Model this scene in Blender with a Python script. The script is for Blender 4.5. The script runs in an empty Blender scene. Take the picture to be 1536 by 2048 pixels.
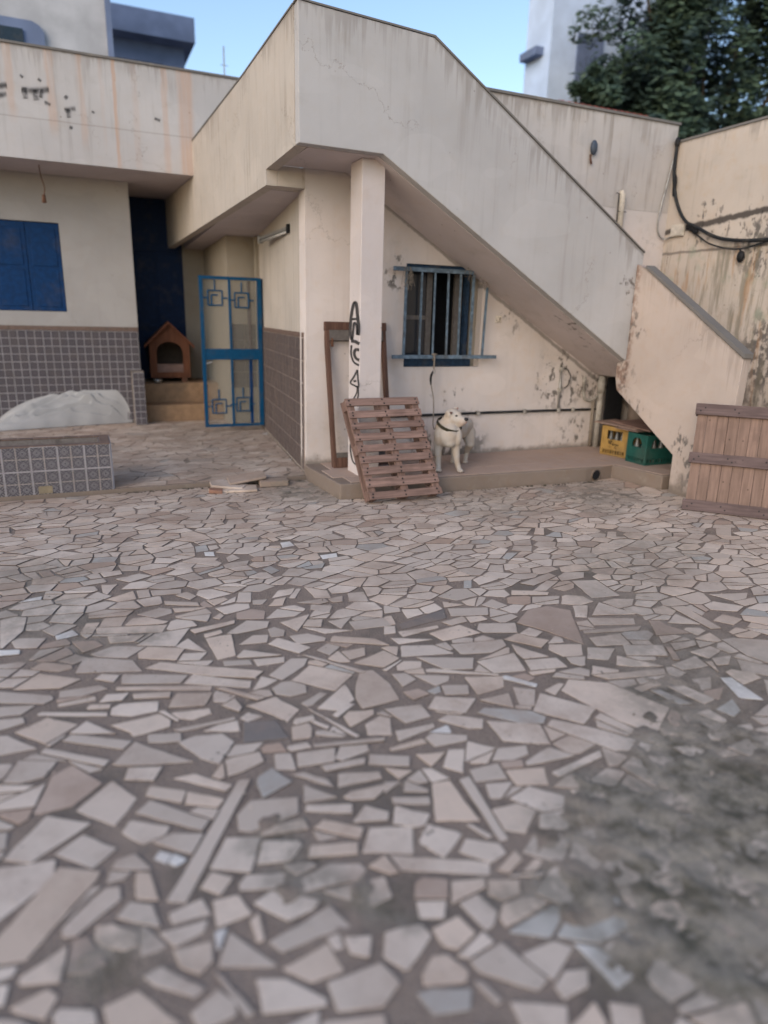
import bpy, bmesh, math, random
import numpy as np
from mathutils import Vector, Matrix, noise
from math import radians, sin, cos, pi, sqrt
random.seed(7)
SC = bpy.context.scene
COL = SC.collection

# ---------------------------------------------------------------- camera
cd = bpy.data.cameras.new('camera'); cam = bpy.data.objects.new('camera', cd); COL.objects.link(cam)
RT = Vector((0.91569579, -0.401106, 0.02480307)); DN = Vector((-0.08861012, -0.26171969, -0.96106766)); FW = Vector((0.39198146, 0.87784781, -0.27519766))
CAMPOS = Vector((0, 0, 1.6)); FPX = 1357.254
cam.matrix_world = Matrix(((RT.x, -DN.x, -FW.x, 0), (RT.y, -DN.y, -FW.y, 0), (RT.z, -DN.z, -FW.z, 1.6), (0, 0, 0, 1)))
cd.sensor_fit = 'VERTICAL'; cd.sensor_height = 36; cd.lens = FPX * 36 / 2048
cd.clip_start = .05; cd.clip_end = 400
cd.dof.use_dof = True; cd.dof.focus_distance = 4.8; cd.dof.aperture_fstop = .72
SC.camera = cam
# ---------------------------------------------------------------- sky, sun, exposure
W = bpy.data.worlds.new('World'); SC.world = W; W.use_nodes = True
wn = W.node_tree; bg = wn.nodes['Background']
sky = wn.nodes.new('ShaderNodeTexSky'); sky.sky_type = 'NISHITA'; sky.sun_disc = False
SUN_EL, SUN_AZ = radians(28), radians(-126)          # azimuth from +Y, negative = to the left
sky.sun_elevation = SUN_EL; sky.sun_rotation = SUN_AZ; sky.air_density = 1.0; sky.dust_density = 1.2; sky.ozone_density = 1.2
wn.links.new(sky.outputs[0], bg.inputs[0]); bg.inputs[1].default_value = .15
sl = bpy.data.lights.new('sun', 'SUN'); sl.energy = .42; sl.angle = radians(40); sl.color = (1.0, .86, .72)
sun = bpy.data.objects.new('sun', sl); COL.objects.link(sun)
sd = Vector((sin(SUN_AZ) * cos(SUN_EL), cos(SUN_AZ) * cos(SUN_EL), sin(SUN_EL)))
sun.rotation_euler = (-sd).to_track_quat('-Z', 'Y').to_euler()
SC.view_settings.view_transform = 'Standard'; SC.view_settings.look = 'None'
SC.view_settings.exposure = .84; SC.view_settings.gamma = 1; SC.view_settings.use_curve_mapping = False

# ---------------------------------------------------------------- node helper
class NT:
    def __init__(s, name, rough=.8, metal=0, spec=.3):
        s.m = bpy.data.materials.new(name); s.m.use_nodes = True; s.t = s.m.node_tree
        s.b = s.t.nodes['Principled BSDF']; s.b.inputs['Roughness'].default_value = rough
        s.b.inputs['Metallic'].default_value = metal; s.b.inputs['Specular IOR Level'].default_value = spec
        s.geo = None; s.tc = None
    def n(s, typ, **kw):
        x = s.t.nodes.new(typ)
        for k, v in kw.items(): setattr(x, k, v)
        return x
    def L(s, a, b):
        if isinstance(a, (int, float)): b.default_value = a
        elif isinstance(a, (tuple, list)): b.default_value = tuple(a) + ((1,) if len(a) == 3 and len(b.default_value) == 4 else ())
        else: s.t.links.new(a, b)
    def pos(s):
        if not s.geo: s.geo = s.n('ShaderNodeNewGeometry')
        return s.geo.outputs['Position']
    def island(s): s.pos(); return s.geo.outputs['Random Per Island']
    def objrand(s): return s.n('ShaderNodeObjectInfo').outputs['Random']
    def obj(s):
        if not s.tc: s.tc = s.n('ShaderNodeTexCoord')
        return s.tc.outputs['Object']
    def uv(s):
        if not s.tc: s.tc = s.n('ShaderNodeTexCoord')
        return s.tc.outputs['UV']
    def xyz(s, v):
        x = s.n('ShaderNodeSeparateXYZ'); s.L(v, x.inputs[0]); return x.outputs
    def comb(s, a, b, c):
        x = s.n('ShaderNodeCombineXYZ'); s.L(a, x.inputs[0]); s.L(b, x.inputs[1]); s.L(c, x.inputs[2]); return x.outputs[0]
    def vm(s, op, a, b):
        x = s.n('ShaderNodeVectorMath', operation=op); s.L(a, x.inputs[0]); s.L(b, x.inputs[1])
        return x.outputs['Value'] if op in ('DISTANCE', 'LENGTH', 'DOT_PRODUCT') else x.outputs[0]
    def sc(s, v, k): return s.vm('MULTIPLY', v, k if isinstance(k, tuple) else (k, k, k))
    def noise(s, v, scale=5, detail=4, rough=.55, col=False):
        x = s.n('ShaderNodeTexNoise'); s.L(v, x.inputs['Vector']); x.inputs['Scale'].default_value = scale
        x.inputs['Detail'].default_value = detail; x.inputs['Roughness'].default_value = rough
        return x.outputs['Color' if col else 'Fac']
    def vor(s, v, scale=5, feat='F1', out='Distance', rnd=1):
        x = s.n('ShaderNodeTexVoronoi', feature=feat); s.L(v, x.inputs['Vector']); x.inputs['Scale'].default_value = scale
        x.inputs['Randomness'].default_value = rnd; return x.outputs[out]
    def M(s, op, a, b=0, c=None, clamp=False):
        x = s.n('ShaderNodeMath', operation=op, use_clamp=clamp); s.L(a, x.inputs[0]); s.L(b, x.inputs[1])
        if c is not None: s.L(c, x.inputs[2])
        return x.outputs[0]
    def step(s, v, a, b, lo=0, hi=1):
        x = s.n('ShaderNodeMapRange', interpolation_type='SMOOTHSTEP'); s.L(v, x.inputs[0])
        s.L(a, x.inputs[1]); s.L(b, x.inputs[2]); s.L(lo, x.inputs[3]); s.L(hi, x.inputs[4]); return x.outputs[0]
    def mix(s, f, a, b, mode='MIX'):
        x = s.n('ShaderNodeMix', data_type='RGBA', blend_type=mode); s.L(f, x.inputs[0]); s.L(a, x.inputs[6]); s.L(b, x.inputs[7]); return x.outputs[2]
    def band(s, v, c, w):      # 1 within w of c, soft
        return s.step(s.M('ABSOLUTE', s.M('SUBTRACT', v, c)), w, w * .4)
    def near(s, p, c, r, soft=.5):   # 1 inside a warped ball
        return s.step(s.vm('DISTANCE', p, c), r, r * soft)
    def mx(s, *a):
        r = a[0]
        for b in a[1:]: r = s.M('MAXIMUM', r, b)
        return r
    def out(s, col=None, rough=None, bump=None, bs=.5, bd=.01):
        if col is not None: s.L(col, s.b.inputs['Base Color'])
        if rough is not None: s.L(rough, s.b.inputs['Roughness'])
        if bump is not None:
            x = s.n('ShaderNodeBump'); x.inputs['Strength'].default_value = bs; x.inputs['Distance'].default_value = bd
            s.L(bump, x.inputs['Height']); s.t.links.new(x.outputs[0], s.b.inputs['Normal'])
        return s.m

def plain(name, col, rough=.6, metal=0, var=.15, scale=30, spec=.18, bump=.2, dirt=.25):
    n = NT(name, rough, metal, spec); p = n.obj()
    a = n.noise(p, scale, 5); d = n.noise(p, scale * .2, 4)
    c = n.mix(n.step(a, .3, .75), tuple(x * (1 - var) for x in col), tuple(min(1, x * (1 + var)) for x in col))
    c = n.mix(n.M('MULTIPLY', n.step(d, .5, .7), dirt), c, (.09, .075, .06))
    return n.out(c, bump=a, bs=bump, bd=.004)

PL = (.60, .545, .485)
def plaster(name, base=PL, streak=.3, peel=None, rust=None, green=0, grime=.3, low=None, extra=None, scale=1.0, warm=.15, mold=None, drips=None):
    """painted render: rain streaks, grime, peeled flakes, rust runs"""
    n = NT(name, .88, 0, .15); p = n.pos(); X, Y, Z = n.xyz(p)
    big = n.noise(p, 1.3, 4); fine = n.noise(p, 55, 4); mid = n.noise(p, 9, 5, .6)
    c = n.mix(n.step(big, .3, .7), tuple(v * .93 for v in base), tuple(min(1, v * 1.05) for v in base))
    c = n.mix(n.M('MULTIPLY', n.step(mid, .45, .75), warm), c, (base[0] * .95, base[1] * .80, base[2] * .62))
    sv = n.comb(n.M('MULTIPLY', X, 9 * scale), n.M('MULTIPLY', Y, 9 * scale), n.M('MULTIPLY', Z, .45))
    st = n.M('MULTIPLY', n.step(n.noise(sv, 1.6, 5, .6), .50, .74), n.step(n.noise(p, 1.1, 3), .35, .6))
    c = n.mix(n.M('MULTIPLY', st, streak), c, (.20, .165, .13))
    gr = n.M('MULTIPLY', n.step(n.noise(p, 3.2, 6, .65), .55, .75), grime)
    c = n.mix(gr, c, (.30, .26, .21))
    # hairline cracks, patch repairs, trowel waves
    cw = n.vm('ADD', p, n.sc(n.vm('SUBTRACT', n.noise(p, 3, 5, .7, True), (.5, .5, .5)), .55))
    ck = n.M('MULTIPLY', n.step(n.vor(cw, .9, 'DISTANCE_TO_EDGE'), .0045, .0015), n.step(n.noise(p, .8, 2), .50, .56))
    c = n.mix(n.M('MULTIPLY', ck, .45), c, (.24, .20, .165))
    pt_ = n.step(n.noise(n.sc(p, (1, 1, 1.6)), 1.7, 2, .3), .585, .60)
    c = n.mix(n.M('MULTIPLY', pt_, .16), c, tuple(min(1, v * 1.22) for v in base))
    if drips:
        zt = drips[0][1] if isinstance(drips[0], str) else None
        tops = [n.M('ADD', a0, n.M('MULTIPLY', {'X': X, 'Y': Y}[ax], b0)) for (ax, a0, b0) in drips]
        zt = tops[0]
        for t_ in tops[1:]: zt = n.M('MINIMUM', zt, t_)
        dd_ = n.M('SUBTRACT', zt, Z); sv2 = n.comb(n.M('MULTIPLY', X, 16), n.M('MULTIPLY', Y, 16), n.M('MULTIPLY', Z, .8))
        ln_ = n.M('MULTIPLY', n.step(n.noise(sv2, 1.3, 4, .6), .38, .75), .62)
        dr_ = n.M('MULTIPLY', n.step(dd_, ln_, 0), n.step(n.noise(p, 1.6, 3), .36, .58))
        c = n.mix(n.M('MULTIPLY', dr_, .40), c, (.17, .14, .115))
        c = n.mix(n.M('MULTIPLY', n.step(n.M('ADD', dd_, n.M('MULTIPLY', n.noise(p, 22, 4), .03)), .045, .012), .55), c, (.11, .095, .08))
    # small isolated knocks and specks
    sp = n.M('MULTIPLY', n.step(n.vor(p, 7), .075, .04), n.step(n.noise(p, 2.3, 2), .52, .6))
    c = n.mix(n.M('MULTIPLY', sp, .65), c, (.16, .13, .11))
    h = n.M('ADD', n.M('ADD', n.M('MULTIPLY', fine, .35), n.M('MULTIPLY', mid, .8)), n.M('ADD', n.M('MULTIPLY', n.noise(n.sc(p, (1, 1, 1.8)), 3.5, 3), 2.6), n.M('MULTIPLY', ck, -.8)))
    if rust:
        rm = 0
        for (rx, w, z0, z1, k) in rust:
            wob = n.M('MULTIPLY', n.M('SUBTRACT', n.noise(n.sc(p, (3, 0, 2)), 1.5, 3), .5), .07)
            b = n.M('MULTIPLY', n.band(n.M('ADD', X, wob), rx, w), n.M('MULTIPLY', n.step(Z, z0 - .15, z0 + .1), k))
            rm = n.M('MAXIMUM', rm, b)
        rm = n.M('MULTIPLY', rm, n.step(n.noise(sv, 2.5, 4), .3, .6, .35, 1))
        c = n.mix(n.M('MULTIPLY', rm, .75), c, (.50, .27, .145))
    if peel:
        pm = 0
        for (ctr, r, lo, hi) in peel:
            w2 = n.vm('ADD', p, n.sc(n.vm('SUBTRACT', n.noise(p, 4, 3, .5, True), (.5, .5, .5)), .5))
            m1 = n.near(w2, ctr, r, .35)
            pm = n.M('MAXIMUM', pm, n.M('MULTIPLY', m1, n.step(n.noise(n.sc(p, (1.0, 1.0, .6)), 17, 5, .6), n.M('SUBTRACT', lo, n.M('MULTIPLY', m1, .07)), hi)))
        c = n.mix(pm, c, n.mix(n.noise(p, 30, 3), (.11, .095, .085), (.21, .185, .165)))
        h = n.M('SUBTRACT', h, n.M('MULTIPLY', pm, 1.2))
    if low:     # rising damp just above the floor
        z0, hh, k = low
        dm = n.step(n.M('ADD', Z, n.M('MULTIPLY', n.M('SUBTRACT', n.noise(p, 6, 5, .65), .5), hh * 2.2)), z0 + hh, z0)
        c = n.mix(n.M('MULTIPLY', dm, k), c, (.155, .125, .10)); h = n.M('SUBTRACT', h, n.M('MULTIPLY', dm, .6))
    if mold:    # old black stain lines: (axis, value, slope, width, strength)
        for (ax, a0, b0, w, k) in mold:
            U = {'Y': Y, 'X': X}[ax]
            zz = n.M('SUBTRACT', Z, n.M('ADD', a0, n.M('MULTIPLY', U, b0)))
            zz = n.M('ADD', zz, n.M('MULTIPLY', n.M('SUBTRACT', n.noise(p, 7, 6, .7), .5), w * 2.0))
            c = n.mix(n.M('MULTIPLY', n.band(zz, 0, w), k), c, (.05, .042, .038))
    if green:
        c = n.mix(n.M('MULTIPLY', n.step(n.noise(p, 2.6, 5), .56, .70), green), c, (.19, .27, .20))
    if extra: c = extra(n, c, p, X, Y, Z)
    return n.out(c, bump=h, bs=.35, bd=.006)

def wood(name, col, axis='X', var=.35, rough=.85, knots=True, scale=1):
    n = NT(name, rough, 0, .2); p = n.obj(); r = n.objrand()
    p = n.vm('ADD', p, n.comb(n.M('MULTIPLY', r, 7), n.M('MULTIPLY', r, 3), n.M('MULTIPLY', r, 5)))
    k = {'X': (2.5, 38, 38), 'Y': (38, 2.5, 38), 'Z': (38, 38, 2.5)}[axis]
    g = n.noise(n.sc(p, tuple(v * scale for v in k)), 1.2, 5, .6); b = n.noise(p, 5, 4)
    c = n.mix(n.step(g, .3, .7), tuple(v * (1 - var) for v in col), tuple(v * (1 + var) for v in col))
    c = n.mix(n.M('MULTIPLY', n.step(b, .45, .7), .45), c, tuple(v * .5 for v in col))
    c = n.mix(n.M('MULTIPLY', r, .35), c, tuple(v * .62 for v in col))
    if knots: c = n.mix(n.step(n.vor(n.sc(p, (1, 1, 1)), 9), .085, .04, 0, .8), c, (.03, .02, .016))
    return n.out(c, bump=g, bs=.4, bd=.003)

# dirt lying on the paving: (x, y, radius, strength), world metres
DIRT = [(1.62, 1.38, .34, 1), (1.50, 1.02, .42, 1), (1.98, 1.55, .28, .95), (1.33, 1.42, .15, .8), (1.2, 1.2, .14, .9),
        (3.33, 3.35, .45, .5), (3.8, 3.6, .45, .5), (2.66, 2.2, .55, .55), (2.3, 1.9, .35, .6), (.49, 1.55, .13, .7), (.46, 1.72, .1, .7), (.63, 1.44, .1, .7),
        (-.14, 3.40, .2, .5), (.16, 3.34, .15, .59), (-.05, 1.49, .14, .7), (4.14, 4.5, .25, .59), (3.3, 5.1, .6, .45), (1.9, 6.1, .6, .7), (-.4, 4.5, .4, .5),
        (4.5, 5.0, .6, .6), (1.78, 1.18, .42, 1), (1.9, 1.35, .35, 1), (2.1, 1.3, .3, 1), (1.0, 7.6, 1.6, .35), (1.6, 9.2, 1.3, .45), (2.25, 1.62, .25, .8), (-.3, 3.85, .3, .5), (2.9, 2.9, .4, .4), (1.05, 1.27, .12, .6)]
def dirtmask(n, p, sel=None):
    w = n.vm('ADD', p, n.sc(n.vm('SUBTRACT', n.noise(p, 3.2, 4, .6, True), (.5, .5, .5)), .55))
    w = n.vm('MULTIPLY', w, (1, 1, 0)); m = 0
    for (x, y, r, k) in DIRT: m = n.M('MAXIMUM', m, n.M('MULTIPLY', n.near(w, (x, y, 0), r * 1.25, .3), k))
    return m

def stone_mat(name, col, var=.16, pits=.045, warm=.5):
    n = NT(name, .62, 0, .35); p = n.pos(); ri = n.island(); ro = n.objrand()
    r = n.M('FRACT', n.M('ADD', n.M('MULTIPLY', ri, 3.7), n.M('MULTIPLY', ro, 5.3)))
    r2 = n.M('FRACT', n.M('MULTIPLY', r, 7.3))
    pp = n.vm('ADD', p, n.comb(n.M('MULTIPLY', r, 4), n.M('MULTIPLY', r2, 4), 0))
    c = n.mix(r, tuple(v * (1 - var * 1.4) for v in col), tuple(v * (1 + var) for v in col))
    c = n.mix(n.step(r2, .55, 1.0, 0, warm), c, (col[0] * 1.02, col[1] * .90, col[2] * .80))
    cl = n.noise(pp, 7, 6, .62); c = n.mix(n.step(cl, .42, .72, 0, .35), c, tuple(v * .72 for v in col))
    fine = n.noise(pp, 80, 4, .6); c = n.mix(n.step(fine, .55, .8, 0, .35), c, tuple(v * .6 for v in col))
    pw = n.vm('ADD', pp, n.sc(n.noise(pp, 60, 3, .6, True), (.02, .02, .02)))
    pm = n.M('MULTIPLY', n.step(n.vor(pw, 34), pits * 4.0, pits * 1.5), n.step(n.noise(pp, 5, 3), .54, .62))
    pm = n.M('MAXIMUM', pm, n.M('MULTIPLY', n.step(n.noise(pp, 34, 4, .7), .66, .72), n.step(n.noise(pp, 4, 2), .5, .6)))
    c = n.mix(n.M('MULTIPLY', pm, .85), c, (.085, .072, .06))
    # crushed film of soil over the whole yard
    yy = n.xyz(p)[1]
    soil = n.step(n.M('ADD', n.M('ADD', n.noise(p, 2.1, 6, .65), n.M('MULTIPLY', fine, .12)), n.step(yy, 3.0, 7.0, 0, .13)), .50, .78, 0, .62)
    c = n.mix(soil, c, (.31, .215, .16))
    dm = n.M('MULTIPLY', dirtmask(n, p), n.step(n.noise(p, 13, 7, .78), .36, .56, .25, 1))
    c = n.mix(n.M('MULTIPLY', dm, .9), c, n.mix(n.noise(p, 18, 4), (.11, .10, .075), (.27, .235, .19)))
    h = n.M('SUBTRACT', n.M('MULTIPLY', fine, .35), n.M('MULTIPLY', pm, 1.3))
    return n.out(c, n.step(cl, .3, .7, .5, .78), bump=h, bs=.5, bd=.003)

def mortar_mat(name, col=(.275, .212, .172)):
    n = NT(name, .95, 0, .1); p = n.pos()
    a = n.noise(p, 120, 5, .7); b = n.noise(p, 4, 5); g = n.vor(p, 160)
    c = n.mix(n.step(a, .3, .7), tuple(v * .62 for v in col), tuple(v * 1.4 for v in col))
    c = n.mix(n.step(b, .4, .65, 0, .8), c, (.31, .24, .195))
    c = n.mix(n.step(n.noise(p, 1.7, 4), .5, .62, 0, .5), c, (.135, .118, .098))
    dm = dirtmask(n, p)
    c = n.mix(n.M('MULTIPLY', dm, .8), c, n.mix(n.step(n.noise(p, 6, 8, .72), .36, .60), (.085, .082, .058), (.36, .315, .255)))
    c = n.mix(n.M('MULTIPLY', n.M('MULTIPLY', dm, n.step(n.noise(p, 42, 4, .7), .55, .68)), .4), c, (.04, .04, .03))
    c = n.mix(n.step(g, .22, .1, 0, .35), c, (.26, .235, .21))
    return n.out(c, bump=n.M('ADD', a, g), bs=.9, bd=.006)

# ---------------------------------------------------------------- mesh helper
class MB:
    def __init__(s): s.v = []; s.f = []; s.uv = {}; s.mi = []
    def add(s, vs, fs, mi=0):
        o = len(s.v); s.v += [tuple(v) for v in vs]; s.f += [tuple(i + o for i in f) for f in fs]; s.mi += [mi] * len(fs); return s
    def box(s, x0, x1, y0, y1, z0, z1, mi=0):
        vs = [(x, y, z) for z in (z0, z1) for y in (y0, y1) for x in (x0, x1)]
        return s.add(vs, [(0, 2, 3, 1), (4, 5, 7, 6), (0, 1, 5, 4), (2, 6, 7, 3), (0, 4, 6, 2), (1, 3, 7, 5)], mi)
    def prism(s, poly, d, mi=0):      # poly: 3-D loop, d: extrusion vector
        n = len(poly); P = [Vector(p) for p in poly]; D = Vector(d); vs = P + [p + D for p in P]
        # orient outward
        nm = Vector((0, 0, 0))
        for i in range(n): nm += (P[i] - P[0]).cross(P[(i + 1) % n] - P[0])
        fs = [tuple(range(n)), tuple(range(2 * n - 1, n - 1, -1))] + [(i, i + n, (i + 1) % n + n, (i + 1) % n) for i in range(n)]
        if nm.dot(D) > 0: fs = [tuple(reversed(f)) for f in fs]
        return s.add(vs, fs, mi)
    def tube(s, pts, r, k=8, mi=0, cap=True):
        P = [Vector(p) for p in pts]; n = len(P); rr = r if isinstance(r, (list, tuple)) else [r] * n; vs = []; fs = []; up = None
        for i in range(n):
            t = (P[min(i + 1, n - 1)] - P[max(i - 1, 0)]).normalized()
            if up is None: up = t.orthogonal().normalized()
            up = (up - t * up.dot(t)).normalized(); w = t.cross(up)
            for j in range(k):
                a = 2 * pi * j / k; vs.append(P[i] + (up * cos(a) + w * sin(a)) * rr[i])
        for i in range(n - 1):
            for j in range(k):
                a = i * k + j; b = i * k + (j + 1) % k; fs.append((a, b, b + k, a + k))
        if cap: fs += [tuple(range(k - 1, -1, -1)), tuple(range((n - 1) * k, n * k))]
        return s.add(vs, fs, mi)
    def ball(s, c, r, k=10, mi=0):
        r = r if isinstance(r, (tuple, list)) else (r, r, r); vs = [(c[0], c[1], c[2] - r[2])]; fs = []; m = k // 2
        for i in range(1, m):
            a = -pi / 2 + pi * i / m
            for j in range(k):
                b = 2 * pi * j / k; vs.append((c[0] + r[0] * cos(a) * cos(b), c[1] + r[1] * cos(a) * sin(b), c[2] + r[2] * sin(a)))
        vs.append((c[0], c[1], c[2] + r[2])); t = len(vs) - 1
        for j in range(k): fs.append((0, 1 + (j + 1) % k, 1 + j)); fs.append((t, t - k + j, t - k + (j + 1) % k))
        for i in range(m - 2):
            for j in range(k):
                a = 1 + i * k + j; b = 1 + i * k + (j + 1) % k; fs.append((a, b, b + k, a + k))
        return s.add(vs, fs, mi)
    def cyl(s, c, r, h, k=16, axis=2, mi=0, r2=None):
        d = [0, 0, 0]; d[axis] = h; c = Vector(c); return s.tube([c, c + Vector(d)], [r, r if r2 is None else r2], k, mi)
    def ribbon(s, pts, w, fn, smooth=True, mi=0):   # flat stroke; fn maps (a,b) to 3-D
        if smooth and len(pts) > 2:
            q = []
            for i in range(len(pts) - 1):
                p0 = pts[max(i - 1, 0)]; p1 = pts[i]; p2 = pts[i + 1]; p3 = pts[min(i + 2, len(pts) - 1)]
                for j in range(5):
                    t = j / 5; q.append(tuple(.5 * ((2 * p1[c]) + (-p0[c] + p2[c]) * t + (2 * p0[c] - 5 * p1[c] + 4 * p2[c] - p3[c]) * t * t + (-p0[c] + 3 * p1[c] - 3 * p2[c] + p3[c]) * t ** 3) for c in (0, 1)))
            q.append(pts[-1]); pts = q
        vs = []; n = len(pts); uvs = []
        for i in range(n):
            a = Vector(pts[max(i - 1, 0)]); b = Vector(pts[min(i + 1, n - 1)]); t = (b - a).normalized(); nn = Vector((-t.y, t.x)) * w / 2
            p = Vector(pts[i]); vs += [fn(p.x + nn.x, p.y + nn.y), fn(p.x - nn.x, p.y - nn.y)]
        o = len(s.f); s.add(vs, [(2 * i, 2 * i + 1, 2 * i + 3, 2 * i + 2) for i in range(n - 1)], mi)
        for i in range(n - 1): s.uv[o + i] = [(i / n, 0), (i / n, 1), ((i + 1) / n, 1), ((i + 1) / n, 0)]
        return s
    def build(s, name, mat, parent=None, smooth=False, bevel=0, kind=None, label=None, loc=None, rot=None, origin=None, auto=None):
        off = Vector(origin) if origin is not None else (Vector(parent['_o']) if parent is not None and '_o' in parent else Vector((0, 0, 0)))
        me = bpy.data.meshes.new(name); me.from_pydata([tuple(Vector(v) - off) for v in s.v], [], s.f); me.update()
        for m in (mat if isinstance(mat, (list, tuple)) else [mat]): me.materials.append(m)
        if isinstance(mat, (list, tuple)): me.polygons.foreach_set('material_index', s.mi)
        if s.uv:
            u = me.uv_layers.new(name='UVMap')
            for fi, c in s.uv.items():
                for li, q in zip(me.polygons[fi].loop_indices, c): u.data[li].uv = q
        if smooth: me.polygons.foreach_set('use_smooth', [True] * len(me.polygons))
        o = bpy.data.objects.new(name, me); COL.objects.link(o)
        if parent is not None: o.parent = parent; o['_o'] = parent['_o'] if '_o' in parent else (0, 0, 0)
        elif origin is not None: o.location = off; o['_o'] = tuple(off)
        if loc is not None: o.location = loc
        if rot is not None: o.rotation_euler = rot
        if bevel:
            b = o.modifiers.new('bevel', 'BEVEL'); b.width = bevel; b.segments = 2; b.limit_method = 'ANGLE'; b.angle_limit = radians(40)
        if kind: o['kind'] = kind
        if label: o['label'] = label
        return o
def thing(name, label, cat, loc, group=None, rotz=0):
    o = bpy.data.objects.new(name, None); COL.objects.link(o); o.location = loc; o.empty_display_size = .1; o.rotation_euler = (0, 0, rotz)
    o['label'] = label; o['category'] = cat; o['_o'] = tuple(loc) if not rotz else (0, 0, 0)
    if group: o['group'] = group
    return o
def tag(o, label, cat, group=None):
    o['label'] = label; o['category'] = cat
    if group: o['group'] = group
    return o
def share(src, name, parent, loc, rot=(0, 0, 0), mat=None):    # same mesh data, new object
    o = bpy.data.objects.new(name, src.data if hasattr(src, 'data') else src); COL.objects.link(o); o.parent = parent; o.location = loc; o.rotation_euler = rot; return o
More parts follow.
